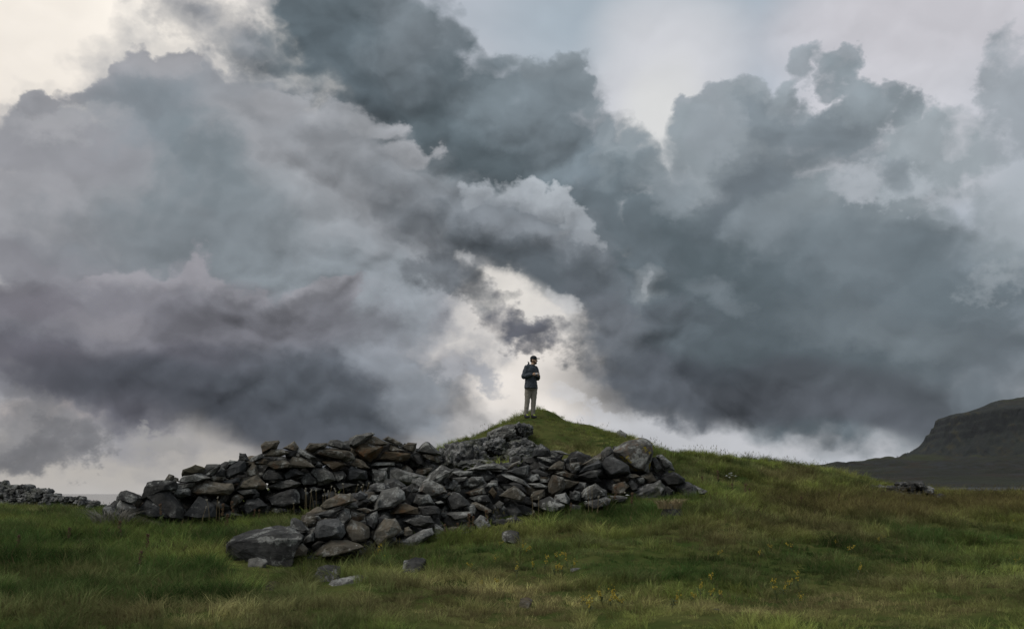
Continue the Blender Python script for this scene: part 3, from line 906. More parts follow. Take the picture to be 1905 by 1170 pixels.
CROPS = {'A': (180, 800, 5.85), 'B': (460, 790, 6.883), 'C': (640, 790, 6.883), 'D': (410, 890, 5.953),
         'E': (680, 870, 6.883), 'F': (840, 780, 5.85), 'G': (1060, 790, 6.5)}
REAR = """
A d 480,790 550,570 620,548 860,555 860,640 650,650 560,720
A d 245,700 270,665 325,655 420,690 480,735 470,760 430,800 380,790 330,750 270,745
A g 215,820 265,755 320,770 425,850 410,900 340,855 240,900
A b 405,720 480,740 470,800 435,850 410,780
A d 590,690 640,625 700,605 780,640 930,850 925,960 860,960 700,780 640,720
A g 530,720 550,700 650,740 600,755
A u 420,890 545,745 650,790 740,850 800,950 600,960 470,930
A b 370,1050 430,930 520,950 720,1010 760,1060 560,1110 400,1110
A d 180,1050 200,1020 350,1010 370,1060 340,1110 200,1090
A d 85,850 120,815 200,810 240,900 280,960 270,1020 170,1030 100,950
A d 270,900 400,900 440,1000 300,1010
A g 870,600 1060,570 1030,620 900,650
A d 830,680 880,630 980,620 1025,660 1020,710 900,740 840,720
A b 1030,690 1060,590 1180,545 1260,590 1460,590 1485,650 1430,710 1200,700 1080,710
A b 735,550 790,480 840,490 835,540 790,555
A b 830,560 850,510 885,515 885,560
A l 890,560 950,500 1100,465 1240,520 1160,550 1000,570
A y 925,500 945,430 1075,375 1165,410 1160,450 1080,470 960,505
A g 1165,420 1200,370 1290,360 1340,375 1270,420 1180,490
A l 1180,495 1330,370 1345,390 1250,500 1200,508
A d 1310,490 1350,385 1395,430 1395,500 1340,520
A b 1220,545 1260,490 1380,510 1370,545 1290,575
A d 1385,390 1420,350 1440,390 1420,420 1400,430
A u 1405,520 1440,400 1500,340 1610,335 1620,400 1600,450 1480,500 1440,530
A g 1430,350 1450,325 1530,335 1480,380 1440,390
A d 1550,330 1555,250 1620,260 1660,330 1620,345
A b 1640,440 1690,365 1740,385 1760,490 1700,500 1650,500
A l 1670,340 1690,300 1790,255 1815,290 1720,340
A b 1710,355 1750,310 1830,305 1865,330 1850,370 1760,375
A u 1340,560 1540,515 1555,560 1480,590 1460,590
A b 1510,650 1590,520 1750,490 1840,600 1800,640 1720,620 1590,640
A d 1520,655 1600,640 1720,630 1760,690 1600,720
A b 1460,740 1490,700 1550,690 1590,730 1560,790 1500,850 1465,800
A d 1225,790 1290,745 1450,830 1400,870 1330,840
A u 960,930 1120,715 1290,820 1300,940 1130,970
A d 1130,710 1190,710 1240,760 1200,790
A u 1575,840 1640,755 1750,740 1865,820 1650,950
A d 1360,930 1430,870 1500,900 1590,930 1420,950
A d 1700,720 1760,670 1770,720 1700,770
B b 190,370 190,260 235,215 400,200 415,225 375,300 210,370
B b 215,405 330,310 450,310 530,360 400,410 280,410
B b 460,300 600,210 655,290 620,350 550,320
B d 480,330 550,320 640,340 600,430 500,440
B b 250,520 300,470 470,440 590,510 560,545 370,575
B b 530,460 600,395 700,420 870,540 620,555 580,510
B l 640,340 680,305 740,350 890,420 830,450 730,420
B b 740,320 800,235 1010,240 1000,280 870,300 800,360
B g 1020,260 1070,195 1180,200 1290,250 1310,300 1250,320 1100,290
B b 850,300 950,280 1130,310 1320,340 1360,430 1280,480 1120,430 930,400 850,370
B o 950,460 1170,455 1280,510 1180,570 1110,590 1060,540
B d 870,530 910,470 970,510 960,550
B g 820,610 860,560 990,550 1080,620 1125,710 1000,760 900,790 870,690
B g 1100,600 1220,590 1265,650 1240,690 1180,725 1140,690
B u 1270,720 1290,570 1340,535 1525,590 1530,690 1420,720 1300,735
B b 1310,510 1400,435 1480,460 1560,550 1480,560 1380,540
B d 685,720 710,660 780,615 880,700 870,750 720,790
B u 460,650 560,570 640,570 670,620 730,640 560,710 500,710
B d 190,640 280,565 400,620 450,690 360,720 220,700
B g 260,800 430,720 560,705 690,750 620,800 420,830
B d 255,940 430,850 600,825 660,880 670,1000 500,1055 330,1020
B g 790,810 850,790 960,820 920,845 820,840
B d 960,880 1100,820 1140,880 1110,940 1020,930
B d 1130,760 1200,740 1390,765 1300,800 1190,830
B d 1510,760 1540,705 1600,740 1560,800
B d 660,830 700,810 780,870 740,980 680,960
B d 300,1100 360,1050 500,1070 560,1110 400,1150
C g 65,270 80,180 160,125 350,105 380,120 270,175 240,240 120,300
C b 250,235 270,180 350,135 430,165 470,225 560,245 480,265 380,255
C o 130,330 180,240 260,240 440,265 500,280 400,420 330,470 240,450
C b 495,190 560,150 640,175 755,250 730,285 640,240
C b 560,320 590,235 700,280 815,340 700,340 600,340
C b 745,285 820,230 930,240 920,300 880,350 800,330
C o 400,460 510,345 640,340 855,370 830,430 740,475 560,460
C g 910,340 1050,220 1090,225 1250,380 1200,390 1100,350
C b 985,380 1020,355 1080,400 1180,390 1240,460 1200,490 1060,440
C d 850,420 900,360 980,390 1030,480 1030,530 950,500
C g 340,525 420,475 640,480 640,520 420,530
C d 640,490 740,495 730,530 670,520
C b 740,560 800,515 880,580 880,620 780,590
C g 430,560 580,540 570,590 440,590
C g 360,730 370,575 540,600 545,690 560,780 400,780
C l 550,720 560,560 650,550 780,610 1050,660 1000,720 960,790 800,740 640,730
C b 905,620 940,570 1110,545 1140,570 1030,640 960,640
C d 260,780 300,710 360,740 310,800
C d 270,870 330,810 420,810 480,820 400,890 320,910
"""
FRONT = """
C g 960,790 1060,660 1240,510 1400,580 1330,640 1240,755 1100,720
C Y 930,860 1010,740 1120,715 1280,790 1310,860 1250,900 1110,920
C l 390,1100 440,930 500,850 700,790 770,870 780,950 640,1050 500,1090
C l 320,960 360,900 440,900 430,950 380,990
C u 150,890 210,840 300,900 270,950 190,980
C l 10,1050 90,995 160,1005 180,1060 100,1085
C g 880,1000 930,890 1080,900 1160,1010 960,1060
C d 960,1050 1100,1030 1210,1060 1230,1140 1000,1160
C d 740,810 830,790 860,860 780,950
C l 850,870 890,800 960,830 930,880
B b 950,1040 1010,960 1180,890 1320,880 1390,970 1250,1030 1120,1060 980,1090
D d 780,520 790,440 830,435 900,470 990,570 960,590 860,560
D b 920,470 960,440 1040,460 1050,500 980,520
D u 1030,680 1040,590 1080,480 1160,450 1290,450 1370,510 1380,600 1330,660 1200,690 1100,680
D b 1380,520 1450,450 1560,490 1640,540 1650,650 1600,690 1480,700 1400,640
D b 990,850 1110,750 1230,680 1400,680 1590,750 1500,790 1330,840 1090,880
D b 760,830 790,770 900,720 970,780 940,850 820,880
D g 590,890 640,860 800,900 720,920
D d 910,720 960,640 1030,590 1040,690 980,710
D g 1460,820 1540,785 1600,800 1610,840 1480,850
D g 1270,440 1380,335 1430,350 1450,430 1390,500 1330,490
D b 1400,350 1460,350 1600,400 1590,450 1500,480 1450,440
D d 1600,410 1740,360 1740,470 1700,560 1620,500
D l 1060,410 1090,405 1110,440 1070,460
D d 1050,400 1180,350 1310,350 1240,430 1120,430
D l 1250,350 1330,310 1380,330 1260,390
D b 1520,340 1600,320 1700,350 1640,390
D d 920,880 1000,850 1090,880 980,920
E b 90,900 130,780 250,640 380,650 470,800 300,880 170,990
E d 160,640 230,570 300,630 250,650 180,730
E o 300,600 420,460 540,460 670,510 670,590 560,590 420,600
E g 460,680 560,650 620,610 830,615 870,700 740,760 600,750
E b 490,870 500,770 550,755 600,800 600,850 530,890
E l 370,960 500,910 700,810 840,780 870,840 700,940 640,1030 400,1030
E g 850,760 890,715 950,740 1030,810 900,870
E l 890,440 960,420 1005,445 920,460
E d 1020,470 1040,370 1120,310 1200,320 1350,480 1220,480 1110,550
E g 1040,590 1110,570 1350,560 1360,610 1300,650 1120,670
E g 1250,470 1380,460 1420,530 1400,600 1350,580
E b 1360,450 1420,440 1610,540 1610,575 1440,540
E b 1270,320 1400,270 1510,265 1540,330 1420,340 1340,370
E d 1330,380 1440,350 1560,350 1600,430 1500,500 1400,430
E g 1220,260 1240,190 1360,115 1500,115 1530,200 1440,250 1320,285
E l 1100,60 1200,30 1370,50 1360,90 1200,110
E g 1120,130 1230,140 1300,110 1280,160 1190,190
E d 1040,270 1120,150 1190,190 1150,260 1120,300
E Y 1120,280 1150,215 1215,220 1210,310 1150,310
E Y 970,390 1000,330 1080,305 1100,330 1010,400
E b 1050,770 1120,740 1200,760 1190,830 1090,850
E l 1370,700 1470,610 1560,650 1600,740 1500,810 1420,760
E d 1200,840 1360,800 1300,870 1200,880
E d 880,890 1000,860 1080,870 950,920
F g 160,550 300,510 430,480 500,480 600,545 480,550 330,560
F b 600,545 660,480 740,450 760,480 650,530
F u 590,570 730,520 830,490 855,520 820,610 780,640 680,600
F g 350,740 400,695 480,690 500,720 420,740
F g 420,690 430,665 500,665 510,690 505,760 450,740
F o 400,790 445,735 495,800 460,860
F b 510,830 680,725 810,830 760,885 640,855
F l 540,600 600,595 790,660 855,745 760,700 640,650
F d 630,700 690,670 770,710 820,800 740,760
F l 820,650 860,590 950,585 960,660 870,690
F l 840,700 960,690 1045,730 1030,750 900,740
F b 852,850 870,760 1010,760 1015,840 960,880 870,890
F g 950,640 1030,650 1060,690 960,690
F b 1060,680 1100,610 1220,630 1230,760 1140,800 1080,840 1040,800
F b 1210,640 1290,660 1390,690 1270,760 1220,760
F l 1030,660 1060,630 1075,650 1040,680
F b 1020,550 1080,510 1170,450 1220,470 1230,550 1130,550 1060,570
F l 930,410 1000,410 1130,450 1090,480 990,450
F u 880,410 900,310 970,270 1070,330 1080,400 980,410
F d 950,460 1060,520 1010,560 960,520
F d 1240,540 1250,480 1404,490 1404,560 1300,600
F b 1120,590 1200,560 1330,600 1300,650 1160,610
F l 1110,880 1130,820 1240,800 1280,860 1270,920 1150,900
F g 930,930 960,880 1070,840 1110,900 1230,930 1200,1000 1100,1020 980,980
F d 1280,820 1340,770 1404,790 1404,890 1320,890
F g 470,930 520,880 570,910 550,960 490,970
F d 450,1060 540,1030 550,1060 470,1090
F d 600,1080 700,1050 780,1110 760,1160 620,1150
F d 440,1110 560,1080 620,1100 600,1150 460,1150
F l 1080,340 1180,340 1300,390 1200,380
F l 1210,430 1260,420 1280,450 1230,460
F l 880,900 920,910 940,950 890,950
F d 860,560 930,540 1070,600 1040,630 960,600 900,590
G Y 530,330 560,280 760,180 830,150 920,165 980,230 1000,330 985,500 960,580 860,590 740,560 700,480 600,430
G g 380,330 440,265 490,265 530,330 400,420
G b 150,480 260,400 370,340 400,400 370,450 300,440 180,500
G u 75,600 180,510 340,430 370,460 370,520 270,540 120,600
G d 80,620 240,545 360,530 385,560 330,640 210,670
G u 390,500 430,400 490,365 560,410 700,500 730,580 600,580 470,640 410,570
G b 680,640 720,590 790,600 860,625 740,655
G b 860,620 990,565 1050,680 1010,700 940,725 910,680
G d 980,410 1020,390 1060,420 1130,550 1040,580 990,510
G l 1040,380 1110,365 1160,440 1230,460 1265,550 1190,530 1130,550
G d 1090,660 1130,600 1250,565 1330,630 1390,650 1380,690 1300,740 1150,740
G d 1290,760 1380,690 1470,710 1540,770 1520,850 1440,900 1330,880
G l 1500,730 1590,765 1660,800 1620,840 1540,840
G d 1130,760 1180,740 1240,790 1260,880 1150,900
G k 720,860 860,750 950,740 1080,690 1140,740 1120,880 980,940 760,950
G b 520,720 660,690 720,740 660,810 560,850 510,830
G g 60,900 180,780 310,710 430,800 440,860 260,900 150,930
G d 150,940 270,900 440,860 490,900 480,970 260,1020 190,990
G d 700,700 760,670 820,730 820,790 740,800
G b 0,460 140,460 80,570 0,640
G b 0,680 110,690 30,760 0,770
G d 110,690 200,700 190,770 40,780
G b 520,660 600,650 600,680 540,690
G d 0,800 90,830 30,900 0,890
G g 0,400 90,390 100,460 0,460
G d 800,640 900,640 910,720 830,720
G d 0,960 140,970 130,1020 0,1030
G d 490,860 600,850 700,880 650,940 520,950
"""
def parse(txt):
    for ln in txt.strip().splitlines():
        f = ln.split(); x0, y0, s = CROPS[f[0]]
        yield f[1], [(x0 + float(a) / s, y0 + float(b) / s) for a, b in (q.split(',') for q in f[2:])]

def inside(px, py, poly):
    r = False
    for (x0, y0), (x1, y1) in zip(poly, poly[1:] + poly[:1]):
        if (y0 > py) != (y1 > py) and px < (x1 - x0) * (py - y0) / (y1 - y0) + x0: r = not r
    return r

REAR_AREA = [(205, 965), (228, 925), (262, 945), (285, 905), (345, 900), (380, 880), (440, 862), (500, 845), (560, 840), (660, 825), (740, 835), (820, 850),
             (800, 880), (700, 930), (560, 945), (460, 965), (360, 980), (250, 982)]
FRONT_AREA = [(540, 1000), (545, 980), (620, 945), (700, 905), (760, 900), (850, 875), (920, 860), (1000, 850), (1090, 850), (1190, 830), (1225, 870), (1255, 890),
              (1290, 915), (1180, 930), (1090, 945), (1010, 950), (900, 980), (770, 1010), (640, 1040), (560, 1030)]

def build_wall(name, label, txt, dfun, area, seed, nfill, base):
    rng = random.Random(seed)
    root = empty(name, base)
    tag(root, label, 'stone wall', kind='thing')
    n = 0
    for tone, poly in parse(txt):
        cx = sum(p_[0] for p_ in poly) / len(poly); cy = sum(p_[1] for p_ in poly) / len(poly)
        outline_stone('stone', [(cx + (a - cx) * 1.05, cy + (b - cy) * 1.05) for a, b in poly], dfun(cx, cy), tone, root, rng,
                      amp=0.075 if tone == 'k' else None)
        n += 1
    # hearting: smaller stones packed behind the faces, mostly dark: the gaps' shade put into their tone
    x0, x1 = min(p_[0] for p_ in area), max(p_[0] for p_ in area)
    y0, y1 = min(p_[1] for p_ in area), max(p_[1] for p_ in area)
    k = 0
    pts = []
    while k < nfill:
        px, py = rng.uniform(x0, x1), rng.uniform(y0, y1)
        if not inside(px, py, area): continue
        if pts and min(math.hypot(px - a, (py - b) * 1.4) for a, b in pts) < 17 and rng.random() < 0.93: continue
        pts.append((px, py)); k += 1
        w, h = rng.uniform(12, 30), rng.uniform(8, 17)
        a0 = rng.uniform(-0.35, 0.35)
        poly = []
        for i in range(7):
            t = (i + rng.uniform(-0.3, 0.3)) / 7 * 2 * math.pi
            x, y = w * math.cos(t), h * math.sin(t)
            poly.append((px + x * math.cos(a0) - y * math.sin(a0), py + x * math.sin(a0) + y * math.cos(a0)))
        outline_stone('stone', poly, dfun(px, py) + rng.uniform(0.42, 0.6), rng.choice('ddddddb'), root, rng, depth=0.35, cuts=1)
    # the packed inside of the wall, one mass of rubble, toned dark to deepen the gaps' shade
    V, F = [], []
    for x in np.arange(x0, x1, 15):
        for y in np.arange(y0, y1 + 16, 11):
            if not inside(x, y, area) or not inside(x, y - 9, area) : continue
            c = at(x + rng.uniform(-4, 4), y + rng.uniform(-3, 3), dfun(x, y) + rng.uniform(0.62, 0.85))
            r = rng.uniform(0.13, 0.18); b = len(V)
            for dx, dy, dz in ((1, 0, 0), (-1, 0, 0), (0, 1, 0), (0, -1, 0), (0, 0, 1), (0, 0, -1)):
                V.append(c + np.array((dx, dy, dz)) * r * rng.uniform(0.8, 1.3))
            F += [(b + i, b + j, b + k) for i, j, k in ((0, 2, 4), (2, 1, 4), (1, 3, 4), (3, 0, 4), (2, 0, 5), (1, 2, 5), (3, 1, 5), (0, 3, 5))]
    o = mesh_obj('rubble', [v - np.array(base) for v in V], F, ROCK['d'], root)
    tag(o, kind='stuff')
    return root

rear_wall = build_wall('dry_stone_wall', 'long tumbledown dry stone wall standing behind, with a yellow-lichened stone on top', REAR, rear_d, REAR_AREA, 3, 105, tuple(at(480, 966, 21.1)))
front_wall = build_wall('dry_stone_wall', 'nearer collapsed stone wall slanting from the big low boulder up to the craggy capstone', FRONT, front_d, FRONT_AREA, 5, 130, tuple(at(800, 1008, 17.3)))

# the big flat-topped boulder at the near end of the front wall
def ploc(px, py, D): return at(px, py, D)
bp = [(x / 5.953 + 410, y / 5.953 + 890) for x, y in ((65, 720), (60, 880), (200, 990), (360, 1040), (500, 1060), (720, 1050), (800, 960), (850, 820), (930, 650))]
top_front = [(x / 5.953 + 410, y / 5.953 + 890) for x, y in ((70, 715), (290, 765), (500, 690), (760, 600), (930, 640))]
top_back = [(x / 5.953 + 410, y / 5.953 + 890) for x, y in ((200, 630), (380, 560), (560, 530), (740, 530), (880, 570))]
pts = [ploc(*q, 15.3) for q in bp] + [ploc(*q, 15.15 + 0.1 * i) for i, q in enumerate(top_front)]
pts += [ploc(*q, 16.2) for q in top_back]
pts += [ploc(q[0] * 0.85 + 485 * 0.15, q[1] + 8, 16.5) for q in bp[:6]]
c0 = sum(pts) / len(pts)
o = hull_stone('boulder', [p_ - c0 for p_ in pts], ROCK['d'], None, tuple(c0), amp=0.07, cuts=4, bevel=0.02, seed=4.4, freq=3.0)
tag(o, 'big long boulder with flat lichen-grey top at the near end of the front wall', 'boulder')

# ------------------------------------------------------------------ rock outcrop under the man
OUT = [('k', 0.08, [(-60, 300), (60, 262), (200, 258), (330, 215), (400, 200), (400, 300), (200, 330), (0, 340)], 26.0),
       ('g', 0.05, [(380, 190), (400, 150), (560, 75), (720, 60), (740, 130), (720, 190), (560, 215), (400, 222)], 26.7),
       ('k', 0.09, [(680, 70), (740, 45), (880, 80), (870, 150), (760, 190), (730, 130)], 26.6),
       ('k', 0.07, [(210, 300), (270, 230), (340, 270), (330, 320)], 25.6),
       ('k', 0.10, [(330, 320), (400, 230), (540, 205), (620, 260), (610, 380), (500, 400), (400, 360)], 25.4),
       ('k', 0.07, [(600, 310), (640, 250), (800, 215), (870, 290), (720, 310), (640, 345)], 25.6),
       ('k', 0.12, [(-120, 320), (-60, 290), (40, 265), (230, 262), (340, 330), (410, 430), (390, 520), (160, 560), (0, 570), (-110, 520)], 24.7),
       ('d', 0.08, [(400, 430), (560, 390), (600, 500), (430, 520)], 25.2),
       ('k', 0.10, [(560, 460), (600, 350), (760, 290), (890, 310), (900, 410), (800, 460), (640, 510)], 25.0),
       ('k', 0.09, [(20, 500), (160, 430), (330, 440), (480, 470), (560, 540), (330, 560), (120, 570)], 24.3),
       ('k', 0.08, [(700, 250), (800, 215), (900, 270), (960, 300), (900, 360), (760, 330)], 25.4),
       ('k', 0.07, [(560, 220), (620, 195), (760, 180), (830, 200), (790, 240), (640, 260)], 26.8),
       ('k', 0.08, [(-200, 400), (-120, 320), (-40, 330), (0, 450), (-80, 520), (-190, 480)], 24.9)]
root = empty('rock_outcrop', tuple(at(900, 860, 25.5)))
tag(root, 'craggy grey lichened bedrock breaking out of the mound below the standing man', 'rock outcrop')
rng = random.Random(9)
for tone, amp, poly, D in OUT:
    outline_stone('rock', [(840 + a / 5.85, 780 + b / 5.85) for a, b in poly], D, tone, root, rng, depth=1.1, amp=amp * 1.1, cuts=6, lean=0.1, rugged=True)

# ------------------------------------------------------------------ wall on the far left and ruin on the right
def small_wall(name, label, cat, top, base, D, seed, sw, tones, step):
    rng = random.Random(seed)
    x0, x1 = top[0][0], top[-1][0]
    root = empty(name, tuple(at((x0 + x1) / 2, np.interp((x0 + x1) / 2, *zip(*base)), D)))
    tag(root, label, cat, kind='thing')
    tx, ty = zip(*top); bx, by = zip(*base)
    y_off = 0
    px = x0
    row = 0
    ymax = max(by)
    while True:
        yy = ymax - row * step
        if yy < min(ty): break
        px = x0 - rng.uniform(0, sw)
        while px < x1 + sw * 0.3:
            w = sw * rng.uniform(0.6, 1.5)
            cx = px + w / 2; t_, b_ = np.interp(cx, tx, ty), np.interp(cx, bx, by)
            h = step * rng.uniform(0.95, 1.5)
            if t_ + h * 0.2 < yy < b_ + 2:
                poly = []
                for i in range(7):
                    a = (i + rng.uniform(-0.35, 0.35)) / 7 * 2 * math.pi
                    poly.append((cx + math.cos(a) * w * 0.62, max(t_ - 1.5, yy + math.sin(a) * h * 0.68)))
                outline_stone('stone', poly, D + rng.uniform(-0.2, 0.2) + (b_ - yy) / 1852 * D * 0.3, rng.choice(tones), root, rng, depth=0.6, cuts=1, amp=0.05)
            px += w * 0.9
        row += 1
    return root
small_wall('dry_stone_wall', 'low distant dark stone wall at the meadow edge in front of the sea', 'stone wall',
           [(-60, 890), (-20, 893), (0, 897), (10, 894), (22, 899), (50, 897), (58, 906), (68, 909), (90, 909), (104, 914), (118, 920), (126, 924), (136, 924), (146, 920), (151, 919), (155, 928), (170, 928), (180, 933), (190, 939)],
           [(-60, 938), (0, 941), (60, 945), (120, 949), (190, 951)], 43.0, 12, 11, 'kkgdk', 7.5)
small_wall('ruined_wall', 'small dark ruined rubble wall half sunk in grass below the hill', 'ruined wall',
           [(1600, 904), (1615, 900), (1640, 901), (1668, 899), (1680, 896), (1700, 895), (1708, 896), (1714, 901), (1724, 903), (1733, 912), (1741, 914)],
           [(1606, 923), (1680, 925), (1700, 928), (1741, 929)], 32.4, 15, 14, 'dddk', 7.0)

# ------------------------------------------------------------------ loose stones in the turf
def loose(label, px, py, w, h, D, tone, seed, rot=0.0, lean=0.25, cat='stone'):
    rng = random.Random(seed)
    poly = []
    for i in range(8):
        a = (i + rng.uniform(-0.3, 0.3)) / 8 * 2 * math.pi
        x, y = w / 2 * math.cos(a), h / 2 * math.sin(a)
        poly.append((px + x * math.cos(rot) - y * math.sin(rot), py + x * math.sin(rot) + y * math.cos(rot)))
    lift = 0.07 * 1852 / D
    poly = [(a, b - lift if b < py else b + 4) for a, b in poly]
    o = outline_stone('stone', poly, D, tone, None, rng, depth=min(w, 60) / 1852 * D * 0.8, cuts=2, lean=lean)
    return tag(o, label, cat, 'loose stones lying in the grass')
loose('rounded grey stone half buried against the foot of the big low boulder', 478, 1055, 40, 20, 14.9, 'g', 1)
loose('domed brown-grey stone in the grass, behind the thin tilted slab', 612, 1086, 64, 56, 12.9, 'd', 2)
loose('thin tilted dark slab with a pale upper edge lying before the domed stone', 642, 1093, 86, 20, 12.6, 'g', 33, rot=-0.22)
loose('low dark stone sunk in grass below the middle of the front wall', 770, 1054, 46, 16, 14.6, 'd', 4, rot=-0.15)
loose('flat grey lichened stone in the grass below the front wall', 952, 1001, 36, 16, 17.4, 'g', 5, rot=0.1)
loose('stone capped with a tuft of straw-coloured grass to the right of the wall foot', 1250, 952, 42, 20, 19.2, 'g', 6)
loose('small grey rock jutting from the mound skyline above the capstone', 1156, 811, 20, 15, 30.2, 'l', 7)
loose('low flat brown stone sunk in grass beside the domed stone', 502, 1100, 38, 16, 12.4, 'b', 8, rot=-0.3)
loose('dark flat stone beside bare ground, nearest the yellow flowers', 1262, 1149, 36, 15, 10.1, 'd', 9)
loose('dark broken low stone lying on bare straw in the nearest turf', 1325, 1153, 52, 16, 9.9, 'd', 10)
loose('narrow pale stone chip lying in the grass beside yellow flowers', 1070, 1068, 22, 6, 13.6, 'l', 11, rot=-0.2)
loose('small reddish-grey stone in a patch of dry straw-coloured grass', 978, 1128, 26, 11, 10.7, 'b', 13)

# ================================================================== grass
GM = Mat('grass_blades')
at_c = GM.n('ShaderNodeAttribute', attribute_type='INSTANCER', attribute_name='gcol').outputs['Color']
at_b = GM.n('ShaderNodeAttribute', attribute_type='GEOMETRY', attribute_name='blade').outputs['Vector']
sx = GM.n('ShaderNodeSeparateXYZ'); GM.s(sx.inputs[0], at_b)         # x: height along the blade, y: random per blade, z: straw blade
col = GM.mix(GM.math('MULTIPLY', sx.outputs[2], 0.75), at_c, (0.155, 0.125, 0.062))
hs = GM.n('ShaderNodeHueSaturation')
GM.s(hs.inputs['Color'], col)
GM.s(hs.inputs['Value'], GM.math('MULTIPLY_ADD', sx.outputs[1], 0.75, 0.62))
GM.s(hs.inputs['Hue'], GM.math('MULTIPLY_ADD', sx.outputs[1], 0.03, 0.485))
GM.s(GM.b.inputs['Base Color'], hs.outputs[0])
GM.b.inputs['Roughness'].default_value = 0.8
GM.b.inputs['Specular IOR Level'].default_value = 0.04
tr = GM.n('ShaderNodeBsdfTranslucent'); GM.s(tr.inputs['Color'], hs.outputs[0])
ms = GM.n('ShaderNodeMixShader'); ms.inputs[0].default_value = 0.35
GM.t.links.new(GM.b.outputs[0], ms.inputs[1]); GM.t.links.new(tr.outputs[0], ms.inputs[2])
GM.t.links.new(ms.outputs[0], GM.out.inputs['Surface'])

def tuft_mesh(name, n, rad, hmin, hmax, wid, bend, straw, seed, seeds=0):
    """a tuft of curved tapering blades, optionally with seed heads"""
    r = random.Random(seed)
    V, F, B = [], [], []
    for i in range(n):
        a = r.uniform(0, 2 * math.pi); q = rad * math.sqrt(r.random())
        bx, by = q * math.cos(a), q * math.sin(a)
        h = r.uniform(hmin, hmax); w = wid * r.uniform(0.7, 1.3)
        da = a + r.uniform(-1.2, 1.2); bd = bend * r.uniform(0.3, 1.3) * h
        dx, dy = math.cos(da), math.sin(da)
        fa = r.uniform(0, math.pi); wx, wy = math.cos(fa) * w, math.sin(fa) * w
        rb = r.random(); st = 1.0 if r.random() < straw else 0.0
        b = len(V)
        for k, (t, ww) in enumerate(((0, 1.0), (0.45, 0.85), (0.8, 0.5))):
            x, y, z = bx + dx * bd * t * t, by + dy * bd * t * t, h * (t - 0.25 * bend * t * t * t)
            V.append((x - wx * ww, y - wy * ww, z - (0.03 if k == 0 else 0))); V.append((x + wx * ww, y + wy * ww, z - (0.03 if k == 0 else 0)))
            B += [(t, rb, st)] * 2
        V.append((bx + dx * bd, by + dy * bd, h * (1 - 0.25 * bend))); B.append((1.0, rb, st))
        F += [(b, b + 1, b + 3, b + 2), (b + 2, b + 3, b + 5, b + 4), (b + 4, b + 5, b + 6)]
        if i < seeds:
            x, y, z = V[b + 6]; s = r.uniform(0.006, 0.010); l = r.uniform(0.03, 0.06)
            c = len(V)
            V += [(x - s, y, z - l), (x + s, y, z - l * 0.8), (x, y + s, z - l), (x + dx * 0.01, y, z + l * 0.5)]
            B += [(0.9, rb * 0.5, 1.0)] * 4
            F += [(c, c + 1, c + 3), (c + 1, c + 2, c + 3), (c + 2, c, c + 3)]
    me = bpy.data.meshes.new(name)
    me.from_pydata(V, [], F)
    at_ = me.attributes.new('blade', 'FLOAT_VECTOR', 'POINT')
    at_.data.foreach_set('vector', np.array(B, np.float32).ravel())
    me.materials.append(GM.m)
    me.update()
    return me
TUFTS = [
    tuft_mesh('tuft_short', 60, 0.16, 0.05, 0.13, 0.0034, 0.7, 0.06, 1),
    tuft_mesh('tuft_short', 60, 0.16, 0.06, 0.15, 0.0034, 0.9, 0.10, 2),
    tuft_mesh('tuft_long', 60, 0.13, 0.14, 0.30, 0.0034, 0.95, 0.10, 3),
    tuft_mesh('tuft_long', 54, 0.12, 0.16, 0.34, 0.0036, 0.8, 0.16, 4),
    tuft_mesh('tuft_dry', 54, 0.15, 0.07, 0.20, 0.0032, 1.2, 0.75, 5),
    tuft_mesh('tuft_stalks', 9, 0.20, 0.26, 0.50, 0.0026, 0.35, 0.55, 6, seeds=9),
    tuft_mesh('tuft_herb', 46, 0.14, 0.03, 0.09, 0.009, 0.9, 0.0, 7),
]
tuft_col = bpy.data.collections.new('grass_tufts')
tuft_names = 'abcdefg'
for i, me in enumerate(TUFTS):
    tuft_col.objects.link(bpy.data.objects.new('tuft_' + tuft_names[i], me))

